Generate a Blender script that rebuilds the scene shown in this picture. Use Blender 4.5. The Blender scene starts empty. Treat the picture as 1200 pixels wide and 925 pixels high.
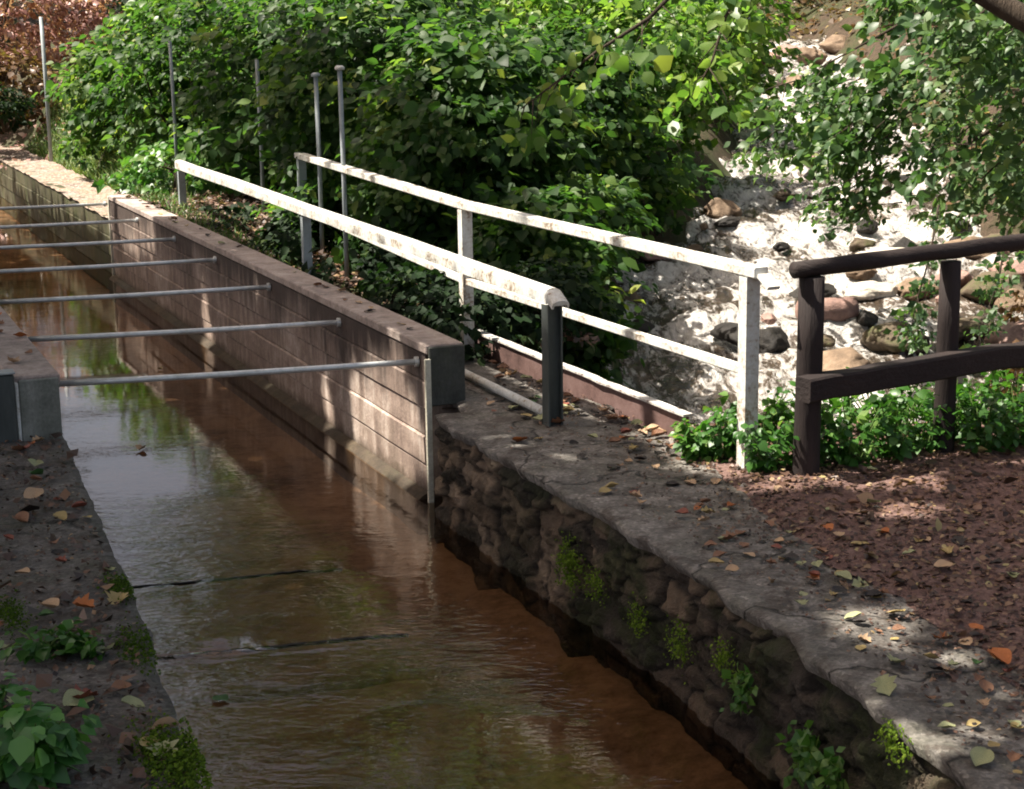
import bpy, bmesh, math, random
import numpy as np
from mathutils import Vector, Matrix, noise

S = bpy.context.scene
COL = S.collection
rng = np.random.default_rng(7)
random.seed(7)
V = Vector

# ------------------------------------------------------------------ camera
FPX = 2000.0
PITCH = math.atan((462.5 - 25.0) / FPX)
ROLL = math.atan(0.0146)
CAM = V((0, 0, 2.2))
fwd = V((0, math.cos(PITCH), -math.sin(PITCH)))
rt0 = V((1, 0, 0)); up0 = rt0.cross(fwd)
rt = rt0 * math.cos(ROLL) - up0 * math.sin(ROLL)
up = rt.cross(fwd)
cd = bpy.data.cameras.new('camera'); cam = bpy.data.objects.new('camera', cd); COL.objects.link(cam)
cd.sensor_width = 36; cd.lens = 36 * FPX / 1200; cd.clip_end = 2000; cd.clip_start = 0.05
cam.matrix_world = Matrix((( rt.x, up.x, -fwd.x, CAM.x), (rt.y, up.y, -fwd.y, CAM.y), (rt.z, up.z, -fwd.z, CAM.z), (0, 0, 0, 1)))
S.camera = cam

def at(px, py, z):
    d = fwd * FPX + rt * (px - 600) + up * (462.5 - py)
    t = (z - CAM.z) / d.z
    return CAM + d * t
def atY(px, py, Y):
    d = fwd * FPX + rt * (px - 600) + up * (462.5 - py)
    return CAM + d * (Y / d.y)

# ------------------------------------------------------------------ light
SUN = V((-0.48, 0.03, 0.876)).normalized()
w = bpy.data.worlds.new('World'); S.world = w; w.use_nodes = True
nt = w.node_tree; bg = nt.nodes['Background']
sky = nt.nodes.new('ShaderNodeTexSky'); sky.sky_type = 'NISHITA'; sky.sun_disc = False
sky.air_density = .55; sky.dust_density = 3.5; sky.ozone_density = .3
sky.sun_elevation = math.asin(SUN.z); sky.sun_rotation = math.atan2(SUN.x, SUN.y)
wb = nt.nodes.new('ShaderNodeMixRGB'); wb.blend_type = 'MULTIPLY'; wb.inputs[0].default_value = 1; wb.inputs[2].default_value = (1.15, 1.0, .82, 1)   # warm white balance on the sky colour
nt.links.new(sky.outputs[0], wb.inputs[1]); nt.links.new(wb.outputs[0], bg.inputs[0]); bg.inputs[1].default_value = 0.11
sl = bpy.data.lights.new('sun', 'SUN'); sl.energy = 5.0; sl.angle = math.radians(0.5); sl.color = (1, 0.94, 0.82)
so = bpy.data.objects.new('sun', sl); COL.objects.link(so)
so.rotation_euler = SUN.to_track_quat('Z', 'Y').to_euler(); so.location = (-20, 20, 30)
S.view_settings.view_transform = 'Standard'; S.view_settings.look = 'None'
S.view_settings.exposure = 1.55; S.view_settings.gamma = 1
S.render.engine = 'CYCLES'
S.cycles.use_denoising = True
S.cycles.max_bounces = 7; S.cycles.diffuse_bounces = 3; S.cycles.glossy_bounces = 3
S.cycles.transmission_bounces = 3; S.cycles.transparent_max_bounces = 8
S.cycles.caustics_reflective = False; S.cycles.caustics_refractive = False
S.cycles.sample_clamp_indirect = 4.0
S.cycles.filter_width = 1.9

# ------------------------------------------------------------------ materials
class NT:
    def __init__(self, name):
        self.m = bpy.data.materials.new(name); self.m.use_nodes = True
        self.t = self.m.node_tree; self.t.nodes.clear()
        self.out = self.n('OutputMaterial')
    def n(self, k, **kw):
        nd = self.t.nodes.new('ShaderNode' + k)
        for a, b in kw.items(): setattr(nd, a, b)
        return nd
    def l(self, a, b): self.t.links.new(a, b)
    def setin(self, nd, **kw):
        for a, b in kw.items():
            s = nd.inputs[a.replace('_', ' ')]
            if hasattr(b, 'is_linked'): self.l(b, s)
            else: s.default_value = b
        return nd
    def coord(self, kind='Object', scale=(1, 1, 1)):
        tc = self.n('TexCoord'); mp = self.n('Mapping'); mp.inputs['Scale'].default_value = scale
        self.l(tc.outputs[kind], mp.inputs[0]); return mp.outputs[0]
    def noise(self, vec, scale=5, detail=4, rough=.6, dist=0):
        nd = self.n('TexNoise'); self.l(vec, nd.inputs['Vector'])
        nd.inputs['Scale'].default_value = scale; nd.inputs['Detail'].default_value = detail
        nd.inputs['Roughness'].default_value = rough; nd.inputs['Distortion'].default_value = dist
        return nd.outputs['Fac']
    def ramp(self, fac, stops):
        r = self.n('ValToRGB'); e = r.color_ramp.elements
        while len(e) < len(stops): e.new(.5)
        for i, (p, c) in enumerate(stops):
            e[i].position = p; e[i].color = (c, c, c, 1) if isinstance(c, (int, float)) else (*c, 1)
        self.l(fac, r.inputs[0]); return r.outputs[0]
    def mix(self, fac, a, b, mode='MIX'):
        m = self.n('MixRGB', blend_type=mode)
        for i, v in ((0, fac), (1, a), (2, b)):
            if hasattr(v, 'is_linked'): self.l(v, m.inputs[i])
            else: m.inputs[i].default_value = v if i == 0 else (*v, 1)
        return m.outputs[0]
    def math(self, op, a, b=0.0, c=0.0):
        m = self.n('Math', operation=op)
        for i, v in enumerate((a, b, c)):
            if hasattr(v, 'is_linked'): self.l(v, m.inputs[i])
            else: m.inputs[i].default_value = v
        return m.outputs[0]
    def bump(self, h, strength=.5, dist=.02, normal=None):
        b = self.n('Bump'); b.inputs['Strength'].default_value = strength; b.inputs['Distance'].default_value = dist
        self.l(h, b.inputs['Height'])
        if normal is not None: self.l(normal, b.inputs['Normal'])
        return b.outputs[0]
    def pbsdf(self, color, rough=.8, spec=.3, metal=0, normal=None):
        p = self.n('BsdfPrincipled')
        for k, v in (('Base Color', color), ('Roughness', rough), ('Metallic', metal), ('Specular IOR Level', spec)):
            if hasattr(v, 'is_linked'): self.l(v, p.inputs[k])
            else: p.inputs[k].default_value = (*v, 1) if k == 'Base Color' else v
        if normal is not None: self.l(normal, p.inputs['Normal'])
        return p.outputs[0]
    def done(self, sh): self.l(sh, self.out.inputs[0]); return self.m
    def attr(self, name):
        a = self.n('Attribute'); a.attribute_name = name; return a.outputs['Fac']

def leaf_mat(name, stops, trans=.35, bright=1.6, rough=.4, spec=.4):
    T = NT(name); c = T.ramp(T.attr('tint'), stops)
    p = T.pbsdf(c, rough, spec)
    tr = T.n('BsdfTranslucent'); T.l(T.mix(1, c, (bright, bright * 1.1, bright * .55), 'MULTIPLY'), tr.inputs[0])
    mx = T.n('MixShader'); mx.inputs[0].default_value = trans
    T.l(p, mx.inputs[1]); T.l(tr.outputs[0], mx.inputs[2])
    return T.done(mx.outputs[0])

def solid_mat(name, stops, scale=6, rough=.85, spec=.25, bscale=40, bstr=.4, bdist=.01, stretch=(1, 1, 1), metal=0, fine=.25):
    T = NT(name); c = T.coord('Object', stretch)
    n1 = T.noise(c, scale, 6, .65); n2 = T.noise(c, bscale, 5, .7)
    f = T.math('ADD', T.math('MULTIPLY', n1, 1 - fine), T.math('MULTIPLY', n2, fine))
    col = T.ramp(f, stops)
    return T.done(T.pbsdf(col, rough, spec, metal, T.bump(n2, bstr, bdist)))

MAT = {}
MAT['leaf_hazel'] = leaf_mat('leaf_hazel', [(0, (.012, .034, .010)), (.5, (.034, .078, .018)), (.85, (.080, .135, .026)), (1, (.19, .22, .05))], .44, 2.3, .52, .25)
MAT['leaf_light'] = leaf_mat('leaf_light', [(0, (.03, .075, .015)), (.5, (.07, .14, .025)), (1, (.18, .24, .06))], .45, 2.1)
MAT['leaf_alder'] = leaf_mat('leaf_alder', [(0, (.02, .05, .018)), (.5, (.05, .10, .032)), (.85, (.10, .16, .05)), (1, (.22, .25, .11))], .38, 1.9, .45, .4)
MAT['leaf_dark'] = leaf_mat('leaf_dark', [(0, (.005, .013, .005)), (.6, (.012, .03, .009)), (1, (.04, .06, .015))], .3, 1.5, .65, .15)
MAT['leaf_red'] = leaf_mat('leaf_red', [(0, (.16, .07, .06)), (.4, (.36, .19, .17)), (.8, (.50, .32, .29)), (1, (.6, .46, .40))], .3, 1.5)
MAT['leaf_brown'] = leaf_mat('leaf_brown', [(0, (.05, .025, .012)), (.5, (.12, .065, .03)), (.85, (.15, .12, .035)), (1, (.28, .2, .07))], .25, 1.4)
MAT['leaf_weed'] = leaf_mat('leaf_weed', [(0, (.025, .08, .012)), (.5, (.05, .14, .02)), (1, (.15, .23, .05))], .35, 1.7, .4, .4)
MAT['leaf_nettle'] = leaf_mat('leaf_nettle', [(0, (.022, .075, .015)), (.5, (.05, .16, .032)), (1, (.14, .30, .08))], .3, 1.5, .42, .45)
MAT['moss'] = leaf_mat('moss', [(0, (.03, .06, .008)), (.5, (.09, .15, .014)), (1, (.22, .30, .04))], .3, 1.3, .8, .1)
MAT['litter'] = leaf_mat('litter', [(0, (.02, .012, .009)), (.35, (.075, .04, .028)), (.62, (.16, .085, .055)), (.85, (.24, .16, .085)), (1, (.36, .30, .13))], .12, 1.3, .5, .4)
LEAFCOL = {'yellow': (.38, .28, .11), 'pale green': (.31, .32, .16), 'brown': (.22, .105, .055), 'dark': (.018, .012, .009), 'orange': (.42, .13, .03), 'tan': (.44, .29, .17), 'red': (.22, .06, .035), 'green': (.06, .14, .035)}
for k, c in LEAFCOL.items():
    T = NT('fallen_leaf_' + k.replace(' ', '_')); co = T.coord('Object')
    n = T.noise(co, 35, 4, .6)
    col = T.mix(T.ramp(n, [(.4, 0.0), (.7, .75)]), c, tuple(x * .45 for x in c))
    MAT['fl_' + k] = T.done(T.pbsdf(col, .5, .4, 0, T.bump(n, .4, .01)))
MAT['bark'] = solid_mat('bark', [(.3, (.02, .014, .010)), (.6, (.06, .045, .033)), (.8, (.10, .085, .06))], 8, .9, .2, 60, .8, .02, (1, 1, .25))
MAT['bark_pale'] = solid_mat('bark_pale', [(.3, (.25, .21, .15)), (.7, (.55, .48, .36))], 8, .8, .2, 60, .4, .01, (1, 1, .25))
MAT['rock_tan'] = solid_mat('rock_tan', [(.3, (.06, .04, .026)), (.5, (.17, .115, .075)), (.75, (.32, .24, .17))], 5, .75, .35, 30, .7, .03)
MAT['rock_pink'] = solid_mat('rock_pink', [(.3, (.12, .07, .06)), (.55, (.28, .17, .14)), (.8, (.42, .29, .25))], 4, .6, .4, 30, .6, .03)
MAT['rock_dark'] = solid_mat('rock_dark', [(.3, (.006, .005, .005)), (.7, (.022, .018, .015))], 5, .65, .3, 30, .6, .03)
MAT['rock_moss'] = solid_mat('rock_moss', [(.3, (.03, .022, .015)), (.5, (.10, .075, .05)), (.62, (.06, .065, .022)), (.8, (.17, .14, .085))], 5, .8, .3, 30, .7, .03)
MAT['rock_pale'] = solid_mat('rock_pale', [(.3, (.30, .26, .21)), (.6, (.55, .50, .43)), (.8, (.7, .66, .6))], 5, .6, .35, 30, .6, .03)
MAT['wood_dark'] = solid_mat('wood_dark', [(.25, (.008, .005, .005)), (.55, (.020, .013, .012)), (.8, (.042, .028, .025))], 5, .75, .3, 45, .9, .01, (1, 1, .12))
MAT['wood_dark_x'] = solid_mat('wood_dark_lengthwise', [(.25, (.008, .005, .005)), (.55, (.020, .013, .012)), (.8, (.042, .028, .025))], 5, .75, .3, 45, .9, .01, (.12, 1, 1))
MAT['paint_white'] = solid_mat('paint_white', [(.33, (.10, .085, .07)), (.40, (.30, .23, .17)), (.47, (.52, .50, .45)), (.62, (.64, .65, .63)), (.8, (.70, .71, .70))], 5, .6, .35, 40, .5, .006, fine=.45)
MAT['paint_worn'] = solid_mat('paint_worn', [(.40, (.16, .11, .095)), (.48, (.45, .42, .39)), (.7, (.72, .70, .67))], 7, .6, .3, 40, .3, .004, fine=.5)
MAT['steel_grey'] = solid_mat('steel_grey', [(.3, (.16, .17, .16)), (.5, (.30, .32, .32)), (.75, (.42, .44, .45))], 6, .5, .5, 60, .2, .003, (1, 1, .3))
MAT['steel_post'] = solid_mat('steel_post_dark', [(.3, (.02, .025, .022)), (.5, (.05, .058, .055)), (.75, (.10, .11, .105))], 5, .5, .5, 60, .2, .003, (1, 1, .3))
MAT['galv'] = solid_mat('galvanised_steel', [(.3, (.35, .36, .34)), (.5, (.60, .61, .60)), (.75, (.72, .73, .73))], 10, .35, .5, 60, .2, .003, metal=.35)
MAT['fence_steel'] = solid_mat('fence_steel', [(.3, (.16, .18, .18)), (.7, (.36, .40, .42))], 6, .5, .5, 60, .2, .003)
MAT['rust_beam'] = solid_mat('rust_primer_steel', [(.3, (.045, .025, .022)), (.5, (.12, .07, .062)), (.75, (.19, .125, .115))], 5, .7, .3, 50, .4, .006)

def concrete(name, dark, mid, light, moss=0.0, streak=True, drip=.0, crack=False):
    T = NT(name); c = T.coord('Object'); cs = T.coord('Object', (5, 5, .5))
    n1 = T.noise(c, 1.1, 6, .65, .4); n2 = T.noise(cs, 2.2, 5, .6); n3 = T.noise(c, 55, 5, .7); n4 = T.noise(c, 8, 6, .7)
    f = T.math('ADD', T.math('MULTIPLY', n1, .4), T.math('ADD', T.math('MULTIPLY', n2, .3 if streak else .0), T.math('MULTIPLY', n4, .3 if streak else .6)))
    col = T.ramp(f, [(.34, dark), (.5, mid), (.66, light)])
    col = T.mix(.35, col, T.ramp(n3, [(.3, .25), (.7, .8)]), 'OVERLAY')
    if moss:
        mm = T.ramp(T.noise(c, 2.6, 6, .7), [(.5, 0.0), (.66, moss)])
        col = T.mix(mm, col, (.045, .055, .014))
    if drip:
        sx = T.n('SeparateXYZ'); T.l(c, sx.inputs[0])
        nd = T.noise(T.coord('Object', (7, 7, .35)), 1.6, 5, .65); lo = T.noise(T.coord('Object', (1, 1, .2)), .9, 4, .6)
        reach = T.math('ADD', sx.outputs[2], T.math('MULTIPLY', T.math('ADD', nd, T.math('MULTIPLY', lo, 1.3)), .75))
        dm = T.ramp(T.math('MULTIPLY', reach, .5), [(.66, 0.), (.84, drip)])
        col = T.mix(dm, col, (.035, .024, .021))
        tide = T.ramp(T.math('ADD', sx.outputs[2], T.math('MULTIPLY', n4, .12)), [(.08, .8), (.17, 0.)])
        col = T.mix(tide, col, (.05, .035, .02))
    h = T.math('ADD', T.math('MULTIPLY', n4, 1.0), T.math('MULTIPLY', n3, .6))
    if crack:
        dn = T.n('TexNoise'); T.l(c, dn.inputs['Vector']); dn.inputs['Scale'].default_value = 3; dn.inputs['Detail'].default_value = 6
        vm = T.n('VectorMath', operation='MULTIPLY_ADD'); T.l(dn.outputs['Color'], vm.inputs[0]); vm.inputs[1].default_value = (.5, .5, .5); T.l(c, vm.inputs[2])
        vo = T.n('TexVoronoi', feature='DISTANCE_TO_EDGE'); T.l(vm.outputs[0], vo.inputs['Vector']); vo.inputs['Scale'].default_value = .75
        ck = T.ramp(vo.outputs['Distance'], [(.0, 1.), (.010, 0.)])
        ag = T.n('TexVoronoi'); T.l(c, ag.inputs['Vector']); ag.inputs['Scale'].default_value = 70
        sp = T.ramp(ag.outputs['Color'], [(.0, .55), (.8, 1.), (1., 1.7)])
        col = T.mix(1, col, sp, 'MULTIPLY')
        blot = T.ramp(T.noise(c, 4.5, 7, .75, .6), [(.50, 0.), (.60, .75)])
        col = T.mix(blot, col, (.045, .033, .026))
        col = T.mix(ck, col, (.012, .010, .008))
        h = T.math('SUBTRACT', T.math('ADD', h, T.math('MULTIPLY', ag.outputs['Distance'], .5)), T.math('MULTIPLY', ck, 1.5))
    return T.done(T.pbsdf(col, T.ramp(n1, [(.3, .55), (.7, .9)]), .3, 0, T.bump(h, .55, .012)))
MAT['wall_board'] = concrete('board_marked_concrete', (.09, .062, .052), (.27, .20, .165), (.54, .45, .39), .12, True, .9)
MAT['wall_cap'] = concrete('wall_cap_concrete', (.13, .10, .09), (.33, .265, .235), (.48, .41, .37), .15, False)
MAT['pillar'] = concrete('pillar_concrete', (.022, .024, .02), (.06, .062, .054), (.13, .135, .12), .3)
MAT['pillar_pale'] = concrete('pale_pillar_concrete', (.07, .075, .06), (.17, .175, .15), (.30, .30, .27), .25)
MAT['guide'] = concrete('pale_guide_concrete', (.34, .32, .24), (.58, .54, .43), (.70, .66, .56), .15)
MAT['far_wall'] = concrete('mossy_wall_concrete', (.02, .02, .012), (.06, .055, .03), (.13, .11, .06), .9)
MAT['slab'] = concrete('weathered_slab_concrete', (.045, .040, .035), (.15, .135, .122), (.29, .265, .24), .25, False, 0, True)
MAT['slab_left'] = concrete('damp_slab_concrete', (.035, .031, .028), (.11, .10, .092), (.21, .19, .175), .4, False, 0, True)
MAT['footing'] = concrete('wet_footing_concrete', (.02, .014, .009), (.05, .035, .022), (.09, .065, .042), .2, False)

def mat_gravel():
    T = NT('pale_gravel'); c = T.coord('Object')
    v = T.n('TexVoronoi'); T.l(c, v.inputs['Vector']); v.inputs['Scale'].default_value = 22
    n = T.noise(c, 3, 5, .7)
    col = T.mix(T.ramp(n, [(.4, 0.), (.7, .8)]), T.ramp(v.outputs['Color'], [(.1, (.12, .09, .075)), (.9, (.36, .30, .265))]), (.30, .20, .13))
    return T.done(T.pbsdf(col, .9, .2, 0, T.bump(v.outputs['Distance'], .8, .03)))
MAT['gravel'] = mat_gravel()
def mat_soil(name, a, b, c_, g=None, scale=.5):
    T = NT(name); c = T.coord('Object')
    n1 = T.noise(c, scale, 6, .7); n2 = T.noise(c, 14, 6, .75); n3 = T.noise(c, 60, 4, .7)
    f = T.math('ADD', T.math('MULTIPLY', n2, .6), T.math('MULTIPLY', n3, .4))
    col = T.ramp(f, [(.33, a), (.5, b), (.68, c_)])
    if g: col = T.mix(T.ramp(n1, [(.45, 0.), (.6, .85)]), col, g)
    h = T.math('ADD', n2, T.math('MULTIPLY', n3, .5))
    return T.done(T.pbsdf(col, .85, .25, 0, T.bump(h, .9, .03)))
MAT['ground'] = mat_soil('ground_soil', (.015, .010, .007), (.05, .034, .022), (.11, .075, .05), (.035, .05, .014))
MAT['path'] = mat_soil('path_soil', (.05, .027, .022), (.15, .088, .075), (.26, .175, .155))
MAT['hill_litter'] = mat_soil('hillside_leaf_litter', (.05, .03, .02), (.14, .09, .055), (.28, .19, .12), (.09, .10, .03), .8)
MAT['grass'] = leaf_mat('grass_blades', [(0, (.04, .09, .015)), (.6, (.09, .17, .03)), (1, (.24, .27, .08))], .35, 1.5, .5, .3)

def mat_stone():
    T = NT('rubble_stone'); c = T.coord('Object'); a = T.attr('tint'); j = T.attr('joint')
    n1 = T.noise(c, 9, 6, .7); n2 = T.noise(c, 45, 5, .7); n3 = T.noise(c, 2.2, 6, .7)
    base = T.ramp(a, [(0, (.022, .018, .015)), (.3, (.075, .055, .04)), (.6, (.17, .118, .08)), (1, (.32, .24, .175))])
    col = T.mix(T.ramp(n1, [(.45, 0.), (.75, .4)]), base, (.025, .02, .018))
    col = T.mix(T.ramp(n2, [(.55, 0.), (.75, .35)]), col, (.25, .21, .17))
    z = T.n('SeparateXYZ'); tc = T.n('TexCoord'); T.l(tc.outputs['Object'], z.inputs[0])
    low = T.math('MULTIPLY', T.ramp(n3, [(.42, 0.), (.56, .85)]), T.attr('shaded'))  # moss grows denser along with the painted shade
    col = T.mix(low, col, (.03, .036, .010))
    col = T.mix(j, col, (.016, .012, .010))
    h = T.math('ADD', n1, T.math('MULTIPLY', n2, .7))
    return T.done(T.pbsdf(col, .8, .3, 0, T.bump(h, 1.0, .04)))
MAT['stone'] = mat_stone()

def mat_canal_water():
    T = NT('canal_water'); c = T.coord('Object', (1, 1, 1)); cs = T.coord('Object', (1.0, 2.1, 1))
    n1 = T.noise(cs, 5, 2, .5, .4); n2 = T.noise(cs, 17, 2, .5, .3)
    sep = T.n('SeparateXYZ'); T.l(c, sep.inputs[0])
    near = T.n('MapRange'); T.l(sep.outputs[1], near.inputs[0])
    near.inputs[1].default_value = 11.0; near.inputs[2].default_value = 7.2; near.inputs[3].default_value = .08; near.inputs[4].default_value = .75
    patch = T.ramp(T.noise(c, .9, 3, .5), [(.38, .12), (.62, 1.0)])
    h = T.math('MULTIPLY', T.math('ADD', n1, T.math('MULTIPLY', n2, .55)), T.math('MULTIPLY', near.outputs[0], patch))
    nrm = T.bump(h, 1.0, .013)
    gl = T.n('BsdfGlossy'); gl.inputs['Roughness'].default_value = .03; gl.inputs['Color'].default_value = (1, .97, .93, 1); T.l(nrm, gl.inputs['Normal'])
    tr = T.n('BsdfTransparent'); tr.inputs[0].default_value = (.84, .71, .57, 1)
    fr = T.n('Fresnel'); fr.inputs['IOR'].default_value = 1.42; T.l(nrm, fr.inputs['Normal'])
    mx = T.n('MixShader'); T.l(fr.outputs[0], mx.inputs[0]); T.l(tr.outputs[0], mx.inputs[1]); T.l(gl.outputs[0], mx.inputs[2])
    return T.done(mx.outputs[0])
MAT['canal_water'] = mat_canal_water()
def mat_bed():
    T = NT('silty_bed'); c = T.coord('Object')
    n1 = T.noise(c, 1.2, 6, .7, .4); n2 = T.noise(c, 12, 5, .7)
    f = T.math('ADD', T.math('MULTIPLY', n1, .65), T.math('MULTIPLY', n2, .35))
    col = T.ramp(f, [(.34, (.05, .032, .02)), (.46, (.16, .112, .08)), (.56, (.26, .187, .138)), (.70, (.26, .21, .155))])
    return T.done(T.pbsdf(col, .9, .1, 0, T.bump(n2, .5, .02)))
MAT['bed'] = mat_bed()
def mat_stream():
    T = NT('white_water'); c = T.coord('Object', (1, .26, 1.3))
    n1 = T.noise(c, 2.6, 5, .65, 1.4); n2 = T.noise(c, 9, 5, .65, 1.2); n3 = T.noise(c, 26, 4, .7, .6)
    foam_a = T.attr('foam')
    f = T.math('ADD', T.math('ADD', T.math('MULTIPLY', n1, .42), T.math('MULTIPLY', n2, .42)), T.math('MULTIPLY', n3, .16))
    f = T.math('ADD', T.math('MULTIPLY', T.math('SUBTRACT', f, .5), 3.0), T.math('MULTIPLY', foam_a, .20))
    m = T.ramp(T.math('ADD', f, .2), [(.26, 0.), (.34, .35), (.46, .65), (.66, 1.)])
    nrm = T.bump(T.math('ADD', T.math('MULTIPLY', n2, 1.0), T.math('MULTIPLY', n3, .35)), 1.0, .09)
    wat = T.pbsdf(T.ramp(n1, [(.3, (.02, .015, .011)), (.5, (.06, .043, .031)), (.7, (.15, .11, .082))]), .09, .7, 0, nrm)
    foam = T.pbsdf((.60, .575, .55), .3, .5, 0, nrm)
    mx = T.n('MixShader'); T.l(m, mx.inputs[0]); T.l(wat, mx.inputs[1]); T.l(foam, mx.inputs[2])
    return T.done(mx.outputs[0])
MAT['stream'] = mat_stream()

# ------------------------------------------------------------------ object helpers
BASE = {}
def tag(o, label=None, cat=None, group=None, kind=None):
    if label: o['label'] = label
    if cat: o['category'] = cat
    if group: o['group'] = group
    if kind: o['kind'] = kind
    return o
def thing(name, loc, label, cat, group=None, rotz=0):
    o = bpy.data.objects.new(name, None); COL.objects.link(o)
    o.location = loc; o.rotation_euler = (0, 0, rotz); o.empty_display_size = .1
    BASE[o.name] = Matrix.Translation(V(loc)) @ Matrix.Rotation(rotz, 4, 'Z')
    return tag(o, label, cat, group)

class MB:
    """collects geometry (world coordinates); build() links it as one object"""
    def __init__(s): s.v = []; s.f = []; s.attrs = {}
    def add(s, vs, fs):
        o = len(s.v); s.v += [tuple(x) for x in vs]; s.f += [tuple(i + o for i in f) for f in fs]
    def bar(s, p0, p1, wd, ht, upv=V((0, 0, 1)), ch=.12):
        """chamfered bar between two points; wd across, ht along upv"""
        p0, p1 = V(p0), V(p1); d = (p1 - p0).normalized(); x = d.cross(upv).normalized(); u = x.cross(d)
        a, b = wd / 2, ht / 2; c = min(a, b) * ch * 2
        pr = [(-a + c, -b), (a - c, -b), (a, -b + c), (a, b - c), (a - c, b), (-a + c, b), (-a, b - c), (-a, -b + c)]
        s.profile(pr, p0, p1, x, u)
    def profile(s, pr, p0, p1, x, u, n=1, jit=0):
        N = len(pr); vs = []
        for k in range(n + 1):
            p = V(p0).lerp(V(p1), k / n)
            if jit: p = p + V((random.gauss(0, jit), random.gauss(0, jit), random.gauss(0, jit)))
            vs += [p + x * q[0] + u * q[1] for q in pr]
        fs = []
        for k in range(n):
            for i in range(N): fs.append((k * N + i, k * N + (i + 1) % N, (k + 1) * N + (i + 1) % N, (k + 1) * N + i))
        fs.append(tuple(range(N - 1, -1, -1))); fs.append(tuple(range(n * N, n * N + N)))
        s.add(vs, fs)
    def tube(s, pts, rad, n=10, rough=0, seed=0):
        pts = [V(p) for p in pts]
        if not hasattr(rad, '__len__'): rad = [rad] * len(pts)
        vs = []; prev = None
        for i, p in enumerate(pts):
            d = (pts[min(i + 1, len(pts) - 1)] - pts[max(i - 1, 0)]).normalized()
            if prev is None:
                x = d.cross(V((0, 0, 1)) if abs(d.z) < .9 else V((1, 0, 0))).normalized()
            else: x = (prev - d * prev.dot(d)).normalized()
            prev = x; y = d.cross(x)
            for k in range(n):
                a = 2 * math.pi * k / n
                r = rad[i] * (1 + rough * noise.noise(V((math.cos(a) * 2 + seed, math.sin(a) * 2, i * .7))))
                vs.append(p + (x * math.cos(a) + y * math.sin(a)) * r)
        fs = []
        for i in range(len(pts) - 1):
            for k in range(n): fs.append((i * n + k, i * n + (k + 1) % n, (i + 1) * n + (k + 1) % n, (i + 1) * n + k))
        fs.append(tuple(range(n - 1, -1, -1))); L = (len(pts) - 1) * n; fs.append(tuple(range(L, L + n)))
        s.add(vs, fs)
    def box(s, lo, hi, ch=.008):
        """axis aligned box with chamfered vertical and horizontal edges"""
        lo, hi = V(lo), V(hi); b = bmesh.new()
        bmesh.ops.create_cube(b, size=1)
        for q in b.verts: q.co = V(((lo[i] + hi[i]) / 2 + q.co[i] * (hi[i] - lo[i]) for i in range(3)))
        if ch: bmesh.ops.bevel(b, geom=b.edges[:], offset=ch, segments=1, affect='EDGES')
        b.verts.index_update()
        s.add([q.co.copy() for q in b.verts], [[q.index for q in f.verts] for f in b.faces]); b.free()
    def build(s, name, mat, parent=None, smooth=False, local=False, attrs=None):
        me = bpy.data.meshes.new(name)
        vs = s.v
        if parent is not None and not local:
            mi = BASE[parent.name].inverted(); vs = [mi @ V(q) for q in vs]
        me.from_pydata([tuple(q) for q in vs], [], s.f)
        me.materials.append(MAT[mat] if isinstance(mat, str) else mat)
        for k, a in (attrs or {}).items():
            at_ = me.attributes.new(k, 'FLOAT', 'POINT'); at_.data.foreach_set('value', np.asarray(a, dtype=np.float32))
        if smooth: me.polygons.foreach_set('use_smooth', [True] * len(me.polygons))
        me.update(); o = bpy.data.objects.new(name, me); COL.objects.link(o)
        if parent is not None: o.parent = parent
        return o

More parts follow.
